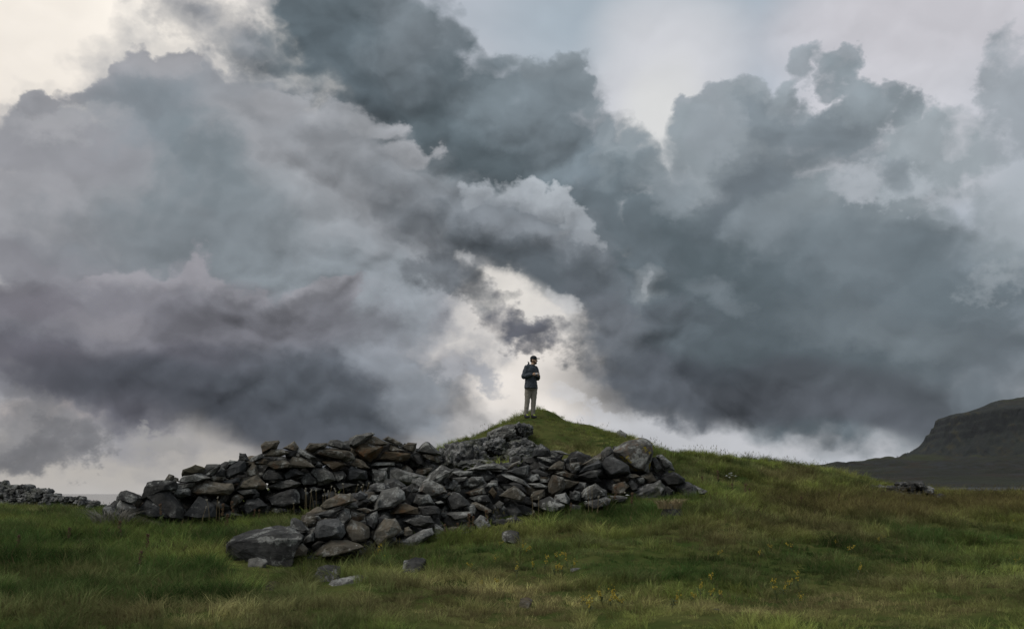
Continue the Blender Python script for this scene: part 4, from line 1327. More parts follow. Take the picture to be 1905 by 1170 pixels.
def instancer(name, P, ROT, SCL, PICK, COLR, kind='stuff'):
    """one object whose points carry the tufts, by geometry nodes"""
    n = len(P)
    me = bpy.data.meshes.new(name)
    me.vertices.add(n); me.vertices.foreach_set('co', np.asarray(P, np.float32).ravel())
    for nm, ty, key, arr in (('rot', 'FLOAT_VECTOR', 'vector', ROT), ('scl', 'FLOAT_VECTOR', 'vector', SCL)):
        a = me.attributes.new(nm, ty, 'POINT'); a.data.foreach_set(key, np.asarray(arr, np.float32).ravel())
    a = me.attributes.new('pick', 'INT', 'POINT'); a.data.foreach_set('value', np.asarray(PICK, np.int32))
    a = me.attributes.new('gcol', 'FLOAT_COLOR', 'POINT')
    a.data.foreach_set('color', np.concatenate([COLR, np.ones((n, 1))], 1).astype(np.float32).ravel())
    me.update()
    o = bpy.data.objects.new(name, me); COL.objects.link(o)
    g = bpy.data.node_groups.new(name + '_scatter', 'GeometryNodeTree')
    g.interface.new_socket('Geometry', in_out='INPUT', socket_type='NodeSocketGeometry')
    g.interface.new_socket('Geometry', in_out='OUTPUT', socket_type='NodeSocketGeometry')
    N, L = g.nodes, g.links
    gi, go = N.new('NodeGroupInput'), N.new('NodeGroupOutput')
    m2p = N.new('GeometryNodeMeshToPoints')
    L.new(gi.outputs[0], m2p.inputs['Mesh'])
    ci = N.new('GeometryNodeCollectionInfo')
    ci.inputs['Collection'].default_value = tuft_col
    ci.inputs['Separate Children'].default_value = True
    ci.inputs['Reset Children'].default_value = True
    io = N.new('GeometryNodeInstanceOnPoints')
    L.new(m2p.outputs[0], io.inputs['Points']); L.new(ci.outputs[0], io.inputs['Instance'])
    io.inputs['Pick Instance'].default_value = True
    def named(nm, ty):
        x = N.new('GeometryNodeInputNamedAttribute'); x.data_type = ty
        x.inputs['Name'].default_value = nm
        return x.outputs[0]
    L.new(named('pick', 'INT'), io.inputs['Instance Index'])
    e2r = N.new('FunctionNodeEulerToRotation'); L.new(named('rot', 'FLOAT_VECTOR'), e2r.inputs[0])
    L.new(e2r.outputs[0], io.inputs['Rotation'])
    L.new(named('scl', 'FLOAT_VECTOR'), io.inputs['Scale'])
    L.new(io.outputs[0], go.inputs[0])
    md = o.modifiers.new('scatter', 'NODES'); md.node_group = g
    return tag(o, kind=kind)

# sward character over the ground: patches read off the photograph (pixel x, y, radius x, radius y in pixels, ...)
# lush, straw, red-brown, length
PATCH = [
    (100, 1030, 420, 80, 0.9, -0.2, -0.2, 0.9), (250, 1130, 350, 60, 0.5, 0.0, -0.1, 0.6), (560, 985, 90, 22, 0.8, -0.1, -0.3, 0.5),
    (60, 950, 200, 16, 0.2, 0.2, 0.0, -0.2),
    (1120, 960, 260, 22, 0.7, -0.1, -0.3, 0.6), (700, 1060, 200, 40, 0.5, 0.1, -0.2, 0.6),
    (1130, 1045, 200, 26, 0.8, -0.3, -0.3, -0.3), (1300, 1020, 200, 26, 0.1, 0.6, 0.2, 0.1), (1330, 1060, 130, 20, 0.0, 0.6, 0.2, 0.0),
    (950, 1110, 160, 50, -0.3, 1.0, 0.0, 0.0), (1000, 1150, 120, 30, -0.3, 0.9, 0.0, 0.0), (1230, 1060, 90, 14, 0.9, -0.4, 0.0, -0.3),
    (1480, 1075, 230, 40, 1.0, -0.5, -0.1, -0.1), (1750, 1010, 260, 40, 0.6, -0.3, 0.2, 0.0), (1400, 1135, 300, 22, -0.2, 0.9, 0.0, -0.2),
    (1700, 1120, 250, 45, -0.3, 0.8, 0.2, -0.2), (1500, 985, 240, 30, -0.1, 0.5, 0.5, 0.2),
    (1650, 945, 330, 22, -0.3, 0.1, 1.0, 0.5), (1850, 940, 200, 25, -0.3, 0.0, 1.0, 0.6), (1500, 920, 140, 18, -0.1, 0.1, 0.6, 0.3),
    (1050, 800, 90, 40, 0.15, 0.0, 0.0, -0.5), (1040, 840, 90, 20, 0.2, 0.5, 0.1, 0.0), (1350, 880, 130, 26, 0.5, 0.1, 0.0, 0.1),
    (1480, 885, 100, 16, 0.0, 0.5, 0.3, 0.3), (480, 1150, 300, 30, 0.2, 0.5, 0.0, 0.2), (640, 1110, 120, 30, 0.0, 0.6, 0.0, 0.0),
]
def sward(px, py):
    L = np.full(px.shape, 0.35); S = np.full(px.shape, 0.12); R = np.full(px.shape, 0.05); T = np.full(px.shape, 0.3)
    for x, y, rx, ry, l, s, r, t in PATCH:
        g = np.exp(-((px - x) / rx) ** 2 - ((py - y) / ry) ** 2)
        L += l * g; S += s * g; R += r * g; T += t * g
    return L, S, R, T

def scatter_points(rng, d0, d1, n):
    """points spread evenly over the ground inside the view wedge"""
    y = np.sqrt(rng.uniform(d0 * d0, d1 * d1, n)); u = rng.uniform(-0.66, 0.66, n)
    return u * y, y
gr = np.random.default_rng(5)
pts = [scatter_points(gr, a, b, int(dens * 0.66 * (b * b - a * a))) for a, b, dens in
       ((6.5, 13, 62), (13, 20, 42), (20, 26, 28), (26, 32, 34), (32, 47, 15))]
gx_ = np.concatenate([a for a, _ in pts]); gy_ = np.concatenate([b for _, b in pts])
gz_ = terrain_z(gx_, gy_)
px, py = project(np.stack([gx_, gy_, gz_], -1))
# no turf on the rubble or the bedrock
FA = np.array(FRONT_AREA); RA = np.array(REAR_AREA)
def inside_np(px, py, poly):
    r = np.zeros(px.shape, bool)
    for (x0, y0), (x1, y1) in zip(poly, np.roll(poly, -1, 0)):
        if y0 == y1: continue
        r ^= ((y0 > py) != (y1 > py)) & (px < (x1 - x0) * (py - y0) / (y1 - y0) + x0)
    return r
fd = np.interp(px, *FD); rd = np.interp(px, *RD)
bad = (px > 425) & (px < 1300) & (gy_ > fd + 0.15) & (gy_ < fd + np.interp(px, [420, 640, 760, 900, 1080, 1300], [0.7, 1.2, 3.0, 5.0, 3.0, 1.2]))
bad |= (px > 205) & (px < 860) & (gy_ > rd + 0.1) & (gy_ < rd + 1.1)
OUTP = np.array([(800, 815), (860, 800), (905, 790), (940, 780), (958, 782), (968, 786), (992, 794), (985, 815), (990, 835), (1010, 860), (960, 880), (800, 880), (800, 838), (860, 828)])
bad |= inside_np(px, py, OUTP) & (gy_ > 24) & (gy_ < 28.2)
clump = fbm(gx_, gy_, 1.1, 3, 71)
thin = fbm(gx_, gy_, 0.8, 3, 77) > 0.42
keep = ~bad & ~(thin & (gr.random(len(gx_)) < 0.25))
gx_, gy_, gz_, px, py, clump = (v[keep] for v in (gx_, gy_, gz_, px, py, clump))
n = len(gx_)
L_, S_, R_, T_ = sward(px, py)
n1 = fbm(gx_, gy_, 0.45, 4, 51); n2 = fbm(gx_, gy_, 0.9, 4, 52); n3 = fbm(gx_, gy_, 0.6, 4, 53); n4 = fbm(gx_, gy_, 1.6, 3, 54)
L_ = np.clip(L_ + 1.1 * n1 + 0.6 * n4, 0, 1.3); S_ = np.clip(S_ * 0.8 + 0.7 * n2 + 0.25 * n4 - 0.05, 0, 1); R_ = np.clip(R_ * 0.75 + 0.4 * n3 - 0.08, 0, 1); T_ = np.clip(T_ + 0.8 * clump, -0.2, 1.4)
LUSH = np.array((0.062, 0.104, 0.028)); OLIVE = np.array((0.240, 0.275, 0.070)); STRAW = np.array((0.380, 0.320, 0.150)); RED = np.array((0.125, 0.098, 0.042))  # lush green also darkened, edge dimming of the view put into its colour
l_ = np.clip(L_, 0, 1)[:, None]
c_ = OLIVE * (1 - l_) + LUSH * l_
c_ = c_ * (1 - 0.8 * S_[:, None]) + STRAW * 0.8 * S_[:, None]
c_ = c_ * (1 - 0.85 * R_[:, None]) + RED * 0.85 * R_[:, None]
c_ *= gr.uniform(0.65, 1.35, (n, 1)) * np.clip(1 + 0.95 * fbm(gx_, gy_, 1.1, 4, 61), 0.35, 1.8)[:, None]  # clumps lighter and darker at random, imitating clumpy shadows in the colour
rr = gr.random(n)
pick = np.where(rr < 0.5, 0, 1)
pick = np.where(gr.random(n) < np.clip(T_, 0, 0.85), np.where(rr < 0.5, 2, 3), pick)
pick = np.where(gr.random(n) < S_ * 0.55, 4, pick)
pick = np.where(gr.random(n) < (0.006 + 0.10 * R_), 5, pick)
pick = np.where((gr.random(n) < 0.22 * np.clip(L_ - 0.5, 0, 1)) & (T_ < 0.5), 6, pick)
ridge = (gy_ > 30) & (px > 1180) & (gr.random(n) < 0.05)
pick = np.where(ridge, 5, pick)
s_ = gr.uniform(0.75, 1.3, n) * (0.62 + 0.35 * np.clip(T_, 0, 1.2)) * np.interp(gy_, [8, 14, 20, 45], [0.62, 0.82, 1.0, 1.25])
s_ = np.where((py < 830) & (gy_ > 24), s_ * 0.75, s_)
s_ = np.where(pick == 5, np.minimum(s_, 0.95), s_)
pick = pick.copy()
SCL = np.stack([s_ * 1.05, s_ * 1.05, s_ * gr.uniform(0.8, 1.2, n)], -1)
wind = 0.18
ROT = np.stack([gr.normal(0, 0.12, n), gr.normal(wind, 0.12, n), np.zeros(n)], -1)
ROT[:, 2] = gr.uniform(0, 2 * math.pi, n)
man_p = at(985.5, 781.0, 28.5)
near_man = (np.abs(gx_ - man_p[0]) < 0.4) & (np.abs(gy_ - 28.2) < 0.6)
SCL[near_man] *= 0.55
for lx, ly, lr in ((478, 1060, 34), (615, 1098, 46), (645, 1098, 46), (770, 1062, 34), (952, 1010, 28), (1250, 962, 30), (502, 1108, 26), (1262, 1157, 30), (1325, 1160, 40), (1070, 1072, 16), (978, 1134, 18), (620, 1056, 40), (490, 1058, 80)):
    q = (((px - lx) / lr) ** 2 + ((py - ly) / (lr * 0.45)) ** 2) < 1
    SCL[q] *= 0.5
    pick[q & (pick > 1) & (pick != 4)] = 0
grass = instancer('grass', np.stack([gx_, gy_, gz_ - 0.01], -1), ROT, SCL, pick, c_)

# ================================================================== the man on the mound
def plain_mat(name, col, rough=0.8, bump=0.0, scale=60.0, var=0.25):
    M = Mat(name)
    tc = M.n('ShaderNodeTexCoord').outputs['Object']
    c = M.mix(M.math('MULTIPLY', M.noise(tc, scale * 0.2, 4), 1.0), tuple(v * (1 - var) for v in col), tuple(v * (1 + var) for v in col))
    M.s(M.b.inputs['Base Color'], c); M.b.inputs['Roughness'].default_value = rough
    if bump: M.bump(M.noise(tc, scale, 4), bump, 0.01)
    return M.m
SKIN = plain_mat('skin', (0.44, 0.285, 0.185), 0.55, 0, var=0.1)
JACKET = plain_mat('jacket_cloth', (0.040, 0.049, 0.058), 0.6, 0.5, 40)
TROUSER = plain_mat('trouser_cloth', (0.225, 0.205, 0.168), 0.85, 0.5, 40)
CAPM = plain_mat('cap_cloth', (0.016, 0.020, 0.023), 0.8, 0.3, 80)
HAIR = plain_mat('beard_hair', (0.045, 0.026, 0.016), 0.8, 0.6, 120)
SHOE = plain_mat('shoe_leather', (0.018, 0.018, 0.020), 0.6, 0.3, 60)
LACE = plain_mat('lime_trim', (0.30, 0.36, 0.05), 0.7)
PALE = plain_mat('pale_plastic', (0.50, 0.50, 0.48), 0.4)
TAN = plain_mat('tan_patch', (0.30, 0.22, 0.13), 0.8)

class Body:
    """union of closed balls, tapered limbs and lofted rings, fused into one skin by a voxel remesh"""
    def __init__(self): self.bm = bmesh.new()
    def ball(self, c, r, rot=None, seg=14):
        m = Matrix.Translation(Vector(c))
        if rot is not None: m = m @ rot.to_4x4()
        r = (r, r, r) if not hasattr(r, '__len__') else r
        m = m @ Matrix.Diagonal((*r, 1))
        bmesh.ops.create_uvsphere(self.bm, u_segments=seg, v_segments=seg // 2 + 2, radius=1.0, matrix=m)
    def limb(self, pts, radii, step=0.45):
        for (a, ra), (b, rb) in zip(zip(pts, radii), list(zip(pts, radii))[1:]):
            a, b = Vector(a), Vector(b); L = (b - a).length
            k = max(2, int(L / (min(ra, rb) * step)))
            for i in range(k + 1):
                t = i / k; self.ball(a.lerp(b, t), ra + (rb - ra) * t, seg=10)
    def loft(self, rings, n=24):
        """rings: (x, y, z, rx, ry, yaw) from bottom to top"""
        R = []
        for x, y, z, rx, ry, yaw in rings:
            ca, sa = math.cos(yaw), math.sin(yaw)
            R.append([self.bm.verts.new((x + rx * math.cos(t) * ca - ry * math.sin(t) * sa, y + rx * math.cos(t) * sa + ry * math.sin(t) * ca, z))
                      for t in (2 * math.pi * i / n for i in range(n))])
        for a, b in zip(R, R[1:]):
            for i in range(n): self.bm.faces.new((a[i], a[(i + 1) % n], b[(i + 1) % n], b[i]))
        self.bm.faces.new(R[0][::-1]); self.bm.faces.new(R[-1])
    def build(self, name, mat, voxel, smooth=3, parent=None, wrinkle=0.0):
        me = bpy.data.meshes.new(name); self.bm.to_mesh(me); self.bm.free()
        me.materials.append(mat)
        o = bpy.data.objects.new(name, me); COL.objects.link(o)
        if parent: o.parent = parent
        if voxel:
            r = o.modifiers.new('fuse', 'REMESH'); r.mode = 'VOXEL'; r.voxel_size = voxel; r.use_smooth_shade = True
        if smooth:
            s = o.modifiers.new('smooth', 'SMOOTH'); s.factor = 0.5; s.iterations = smooth
        if wrinkle:
            t = bpy.data.textures.new(name + '_folds', 'CLOUDS'); t.noise_scale = 0.075; t.noise_depth = 2
            d = o.modifiers.new('folds', 'DISPLACE'); d.texture = t; d.strength = wrinkle; d.mid_level = 0.5; d.texture_coords = 'LOCAL'
        return o

YAW = math.radians(58)                       # chest towards the right of the view
def yv(x, y, z, c=(0.0, 0.0)):               # chest space (faces -y) to standing space
    return (c[0] + x * math.cos(YAW) - y * math.sin(YAW), c[1] + x * math.sin(YAW) + y * math.cos(YAW), z)
HEAD = Vector((0.085, -0.02, 1.665))
HY = math.radians(80)                        # face nearly in profile
HR = Matrix.Rotation(HY, 3, 'Z')
def hv(x, y, z): return tuple(HEAD + HR @ Vector((x, y, z)))

b = Body()
# head: skull, jaw, brow, nose, ear
b.ball(HEAD + Vector((0, 0, 0.015)), (0.075, 0.094, 0.105), HR)
b.ball(hv(0, -0.035, -0.055), (0.056, 0.060, 0.062), HR)
b.ball(hv(0, -0.082, 0.020), (0.045, 0.016, 0.014), HR)
b.limb([hv(0, -0.088, 0.016), hv(0, -0.112, -0.022)], [0.010, 0.015])
b.ball(hv(0, -0.086, -0.052), (0.024, 0.014, 0.009), HR)
for s in (-1, 1): b.ball(hv(s * 0.076, 0.012, -0.008), (0.010, 0.020, 0.032), HR)
b.limb([HEAD + Vector((-0.005, 0.01, -0.06)), (0.045, 0.0, 1.47)], [0.060, 0.066])
# trunk, arms and legs under the clothes
b.loft([(0.01, 0, 0.88, 0.15, 0.11, YAW), (0.01, 0, 1.05, 0.14, 0.10, YAW), (0.015, 0, 1.30, 0.17, 0.115, YAW), (0.02, 0, 1.44, 0.15, 0.09, YAW), (0.03, 0, 1.49, 0.07, 0.07, YAW)])
SR, SL = (-0.112, -0.115, 1.435), (0.138, 0.125, 1.435)       # shoulders: his right is the nearer one
ER, EL = (-0.195, -0.150, 1.185), (0.205, 0.100, 1.165)
WR, WL_ = (0.030, -0.275, 1.225), (0.222, -0.110, 1.205)
b.limb([SR, ER, WR], [0.048, 0.040, 0.028]); b.limb([SL, EL, WL_], [0.048, 0.040, 0.028])
LEGS = [((-0.070, -0.03, 0.92), (-0.098, -0.035, 0.50), (-0.140, -0.01, 0.09)), ((0.100, 0.04, 0.92), (0.082, 0.02, 0.50), (0.058, 0.03, 0.09))]
for lg in LEGS: b.limb(list(lg), [0.075, 0.052, 0.038])
FD_ = Vector((math.sin(0.5), -math.cos(0.5), 0))
for lg in LEGS: b.limb([Vector(lg[2]) + Vector((0, 0, -0.03)), Vector(lg[2]) + FD_ * 0.15 + Vector((0, 0, -0.055))], [0.036, 0.026])
# hands: palm, four fingers bent round the phone, thumb from the side of the palm
def hand(wrist, target, sgn):
    w, t = Vector(wrist), Vector(target)
    f = (t - w).normalized(); up = Vector((0, 0, 1)); side = f.cross(up).normalized() * sgn
    palm = w + f * 0.055
    rot = Matrix((side, f, up)).transposed()
    b.ball(palm, (0.020, 0.050, 0.036), rot, 12)
    for i, (dz, ln) in enumerate(((0.026, 0.036), (0.009, 0.041), (-0.009, 0.038), (-0.025, 0.030))):
        k0 = palm + f * 0.040 + up * dz
        k1 = k0 + f * ln * 0.8 + side * -0.010
        k2 = k1 + f * ln * 0.25 + side * -ln * 0.7
        b.limb([k0 - f * 0.02, k0, k1, k2], [0.0095, 0.009, 0.0085, 0.0075], 0.8)
    t0 = palm + up * 0.028 - f * 0.015
    b.limb([t0, t0 + f * 0.030 + up * 0.018 - side * 0.006, t0 + f * 0.058 + up * 0.014 - side * 0.016], [0.012, 0.0105, 0.009], 0.8)
PH = Vector((0.165, -0.235, 1.250))
hand(WR, PH + Vector((-0.015, -0.01, -0.01)), 1); hand(WL_, PH + Vector((0.05, 0.0, 0.0)), -1)
FEET = at(985.5, 781.0, 28.5)
gz0 = float(terrain_z(np.array([FEET[0]]), np.array([28.5]))[0])
man = b.build('person', SKIN, 0.0075, 2)
man.location = (FEET[0] + 0.03, 28.5, max(FEET[2], gz0) + 0.02)
tag(man, 'bearded man in dark jacket and grey trousers standing on top of the grassy mound', 'person')

j = Body()
j.loft([(0.012, 0, 0.850, 0.248, 0.165, YAW), (0.012, 0, 0.95, 0.232, 0.160, YAW), (0.006, 0, 1.08, 0.212, 0.155, YAW), (0.004, 0, 1.22, 0.212, 0.160, YAW),
        (0.008, 0, 1.36, 0.224, 0.158, YAW), (0.012, 0, 1.43, 0.208, 0.138, YAW), (0.022, 0, 1.485, 0.140, 0.112, YAW), (0.035, 0, 1.535, 0.088, 0.086, YAW)])
j.limb([SR, ER], [0.092, 0.078]); j.limb([ER, Vector(ER).lerp(Vector(WR), 0.92)], [0.078, 0.054])
j.limb([SL, EL], [0.092, 0.076]); j.limb([EL, Vector(EL).lerp(Vector(WL_), 0.92)], [0.074, 0.054])
j.ball((-0.03, 0.085, 1.515), (0.115, 0.075, 0.055), Matrix.Rotation(YAW, 3, 'Z'))      # folded hood
j.limb([(-0.075, 0.055, 1.545), (-0.045, 0.02, 1.605), (-0.075, 0.0, 1.625)], [0.028, 0.022, 0.018])
j.limb([(-0.05, -0.06, 1.52), (0.045, -0.095, 1.515), (0.115, -0.05, 1.51)], [0.030, 0.028, 0.026])   # collar
jacket = j.build('jacket', JACKET, 0.010, 4, man, 0.030)
t = Body()
for hip, kn, an in LEGS:
    t.limb([hip, Vector(hip).lerp(Vector(kn), 0.45), kn, (an[0], an[1], 0.12)], [0.108, 0.100, 0.080, 0.064])
t.loft([(0.012, 0, 0.80, 0.165, 0.115, YAW), (0.012, 0, 0.96, 0.175, 0.120, YAW)])
trousers = t.build('trousers', TROUSER, 0.011, 3, man, 0.018)
for hip, kn, an in LEGS:
    s = Body()
    a0 = Vector(an)
    s.limb([a0 + Vector((0, 0, 0.02)), a0 + Vector((0, 0, -0.03))], [0.050, 0.054])
    s.limb([a0 + Vector((0, 0, -0.045)), a0 + FD_ * 0.10 + Vector((0, 0, -0.05)), a0 + FD_ * 0.17 + Vector((0, 0, -0.058))], [0.050, 0.044, 0.034])
    sh = s.build('shoe', SHOE, 0.008, 2, man)
    l = Body()
    l.limb([a0 + FD_ * 0.055 + Vector((0, 0, 0.012)), a0 + FD_ * 0.12 + Vector((0, 0, -0.012))], [0.022, 0.018])
    l.build('lace', LACE, 0.006, 1, sh)
c = Body()
c.ball(HEAD + Vector((0, 0, 0.055)), (0.086, 0.104, 0.088), HR)
c.limb([hv(-0.055, -0.085, 0.052), hv(0.055, -0.085, 0.052)], [0.012, 0.012])
capo = c.build('cap', CAPM, 0.007, 2, man)
v = Body()
v.loft([(*hv(0, -0.115, 0.046), 0.070, 0.072, HY), (*hv(0, -0.118, 0.055), 0.070, 0.072, HY)], 20)
v.build('visor', CAPM, 0, 0, capo)
bd = Body()
bd.ball(hv(0, -0.052, -0.082), (0.046, 0.048, 0.040), HR)
for s in (-1, 1): bd.limb([hv(s * 0.060, -0.005, -0.02), hv(s * 0.052, -0.045, -0.075)], [0.016, 0.022])
bd.ball(hv(0, -0.088, -0.040), (0.030, 0.012, 0.008), HR)
bd.build('beard', HAIR, 0.006, 1, man)
hb = Body()
hb.ball(hv(0, 0.035, -0.005), (0.073, 0.068, 0.062), HR)
hb.build('hair', HAIR, 0.007, 1, man)
for s in (-1, 1):
    e = Body(); e.ball(hv(s * 0.030, -0.086, 0.004), 0.011, seg=8)
    e.build('eye', plain_mat('eye_dark', (0.02, 0.015, 0.012), 0.2), 0, 0, man)
lg = Body(); lg.ball(yv(0.075, -0.150, 1.345), (0.026, 0.010, 0.011), Matrix.Rotation(YAW, 3, 'Z') @ Matrix.Rotation(math.radians(12), 3, 'Y'))
lg.build('badge', TAN, 0, 0, jacket)
w_ = Body(); w_.ball(Vector(ER).lerp(Vector(WR), 0.86), (0.030, 0.050, 0.030)); w_.build('cuff_tab', PALE, 0, 0, jacket)
w_ = None
ph = Body()
bmesh.ops.create_cube(ph.bm, size=1.0, matrix=Matrix.Translation((0, 0, 0)) @ Matrix.Diagonal((0.12, 0.062, 0.010, 1)))
bmesh.ops.bevel(ph.bm, geom=ph.bm.edges[:], offset=0.004, segments=2, affect='EDGES')
pho = ph.build('phone', PALE, 0, 0)
pho.location = Vector(man.location) + PH + Vector((0, 0, 0.012))
pho.rotation_euler = (math.radians(38), math.radians(-8), math.radians(20))
tag(pho, 'small pale flat device held in both hands by the man', 'phone')

# ================================================================== flowers, seed heads, poles
def colour_mat(name, col, rough=0.7):
    M = Mat(name)
    o, r = M.obj()
    c = M.mix(M.noise(o, 40.0, 3), tuple(v * 0.7 for v in col), tuple(min(1, v * 1.25) for v in col))
    M.s(M.b.inputs['Base Color'], c); M.b.inputs['Roughness'].default_value = rough
    return M.m
STEM = colour_mat('green_stem', (0.07, 0.085, 0.03))
DRYSTEM = colour_mat('dry_stem', (0.19, 0.145, 0.075))
YEL = colour_mat('yellow_petals', (0.36, 0.27, 0.03))
WHT = colour_mat('white_petals', (0.62, 0.62, 0.60))
FLUFF = colour_mat('pale_seed_head', (0.26, 0.24, 0.19))
RUST = colour_mat('rust_seeds', (0.095, 0.055, 0.030))

def tube(bm, pts, r0, r1, n=5):
    R = []
    for i, p_ in enumerate(pts):
        t = i / (len(pts) - 1); r = r0 + (r1 - r0) * t
        R.append([bm.verts.new((p_[0] + r * math.cos(2 * math.pi * k / n), p_[1] + r * math.sin(2 * math.pi * k / n), p_[2])) for k in range(n)])
    for a, b in zip(R, R[1:]):
        for k in range(n): bm.faces.new((a[k], a[(k + 1) % n], b[(k + 1) % n], b[k]))
def bmesh_obj(name, bm, mat, parent=None):
    me = bpy.data.meshes.new(name); bm.to_mesh(me); bm.free(); me.materials.append(mat)
    o = bpy.data.objects.new(name, me); COL.objects.link(o)
    if parent: o.parent = parent
    return o
def blobs(bm, pts, r, rng, sq=(1, 1, 1)):
    for p_ in pts:
        k = r * rng.uniform(0.7, 1.3)
        m = Matrix.Translation(p_) @ Matrix.Rotation(rng.uniform(0, 3), 4, 'Z') @ Matrix.Diagonal((k * sq[0], k * sq[1], k * sq[2], 1))
        bmesh.ops.create_icosphere(bm, subdivisions=1, radius=1.0, matrix=m)
def leaf(bm, base, d, ln, w, rise):
    d = Vector(d).normalized(); s = d.cross(Vector((0, 0, 1))).normalized() * w
    b = Vector(base); m = b + d * ln * 0.5 + Vector((0, 0, rise)); e = b + d * ln + Vector((0, 0, rise * 0.4))
    v = [bm.verts.new(q) for q in (b, m - s, e, m + s)]
    bm.faces.new(v)

def ground_at(px, py, lift=0.0):
    """the first point of the turf seen at a pixel"""
    d = ray(px, py); ys = np.geomspace(7.5, 46, 1500)
    P = d[None] / d[1] * ys[:, None]; P[:, 2] += EYE
    under = terrain_z(P[:, 0], P[:, 1]) >= P[:, 2]
    i = int(np.argmax(under)) if under.any() else len(ys) - 1
    return np.array((P[i, 0], P[i, 1], P[i, 2] + lift))

def copy_thing(root):
    r = root.copy(); COL.objects.link(r)
    for ch in list(root.children):
        c = ch.copy(); COL.objects.link(c); c.parent = r
    return r

rng = random.Random(21)
def yellow_plant(h, seed):
    r = random.Random(seed)
    root = empty('yellow_flower', (0, 0, 0))
    bm = bmesh.new(); sp = []
    for i in range(2):
        dx, dy = r.uniform(-0.07, 0.07), r.uniform(-0.07, 0.07); hh = h * r.uniform(0.7, 1.0)
        pts = [(dx * t, dy * t, hh * t) for t in (0, 0.35, 0.7, 1.0)]
        tube(bm, pts, 0.004, 0.002)
        sp += [Vector((dx * t + r.uniform(-0.018, 0.018), dy * t + r.uniform(-0.018, 0.018), hh * t)) for t in (r.uniform(0.55, 1.05) for _ in range(8))]
        for _ in range(4): leaf(bm, (dx * 0.3, dy * 0.3, hh * r.uniform(0.1, 0.5)), (r.uniform(-1, 1), r.uniform(-1, 1), 0.2), 0.06, 0.008, 0.02)
    bmesh_obj('stem', bm, STEM, root)
    bm = bmesh.new(); blobs(bm, sp, 0.0075, r); tag(bmesh_obj('flower', bm, YEL, root), kind='stuff')
    return root
protos = [yellow_plant(0.25, 1), yellow_plant(0.20, 2), yellow_plant(0.15, 3)]
YP = [(991, 1060, 1), (1012, 1062, 0), (1029, 1068, 1), (1038, 1066, 2), (1047, 1064, 2), (1057, 1056, 0), (1062, 1062, 1), (961, 1072, 1), (876, 1060, 2), (914, 1050, 1),
      (966, 1030, 1), (979, 1030, 2), (930, 1016, 2), (924, 1092, 2), (900, 1096, 2), (1032, 1042, 2), (1122, 1124, 1), (1133, 1126, 2), (1154, 1122, 1), (1158, 1128, 2),
      (1083, 1126, 2), (1098, 1140, 2), (1247, 1132, 1), (1290, 1120, 2), (1302, 1112, 1), (1324, 1112, 2), (1338, 1113, 2), (1325, 1085, 2), (1446, 1117, 0), (1456, 1108, 1),
      (1486, 1098, 0), (1470, 1093, 2), (1482, 1124, 1), (1595, 1072, 1), (1336, 1035, 2), (1636, 1008, 2), (1650, 1003, 2), (1686, 946, 0), (1677, 948, 2), (1666, 946, 2),
      (1580, 1028, 2), (1560, 1016, 2), (1475, 1022, 2), (1435, 1022, 2), (1415, 1035, 2), (690, 1042, 1), (700, 1040, 0), (712, 1044, 2), (1890, 972, 2), (1475, 945, 2), (1890, 1050, 2)]
used = set()
for i, (px, py, k) in enumerate(YP):
    o = protos[k] if k not in used else copy_thing(protos[k])
    used.add(k)
    o.location = ground_at(px, py + 4)
    o.rotation_euler = (rng.uniform(-0.1, 0.1), rng.uniform(-0.1, 0.1), rng.uniform(0, 6.28))
    o.scale = (1, 1, 1) if False else tuple([rng.uniform(0.85, 1.15)] * 3)
    where = ('near the foot of the boulder wall' if px < 800 else 'in the cluster below the middle of the front wall' if px < 1100 and py < 1080 else
             'in the short dry turf nearest the viewer' if px < 1110 else 'in the lush dark green patch' if py > 1060 else 'in the red-brown grass before the hill' if py < 960 else 'in the straw-brown slope above the dark green patch')
    tag(o, ('tall ' if k == 0 else 'low ' if k == 2 else '') + 'yellow-flowered plant ' + where, 'flower', 'yellow flowers ' + where)

def white_flower(seed):
    r = random.Random(seed)
    root = empty('white_flower', (0, 0, 0))
    bm = bmesh.new(); tube(bm, [(0, 0, 0), (0.01, 0, 0.12), (0.02, 0.01, 0.27)], 0.004, 0.002); bmesh_obj('stem', bm, STEM, root)
    bm = bmesh.new()
    for k in range(9):
        a = k / 9 * 6.283
        leaf(bm, (0.02, 0.01, 0.27), (math.cos(a), math.sin(a), 0.1), 0.05, 0.011, 0.012)
    blobs(bm, [Vector((0.02, 0.01, 0.28))], 0.020, r); bmesh_obj('petals', bm, WHT, root)
    return root
w0 = white_flower(3)
for i, (px, py) in enumerate([(1357, 896), (1363, 895), (1354, 901), (1368, 901), (1365, 899), (1168, 942), (1085, 954), (1357, 904)]):
    o = w0 if i == 0 else copy_thing(w0)
    o.location = ground_at(px, py + 5)
    o.rotation_euler = (rng.uniform(-0.2, 0.2), rng.uniform(-0.2, 0.2), rng.uniform(0, 6.28))
    if px > 1300: tag(o, 'small white flower in the cluster on the green mound slope', 'flower', 'white flowers on the mound slope')
    else: tag(o, 'small white flower in the deep grass ' + ('before the craggy base stone' if px > 1100 else 'before the grey slab of the front wall'), 'flower')

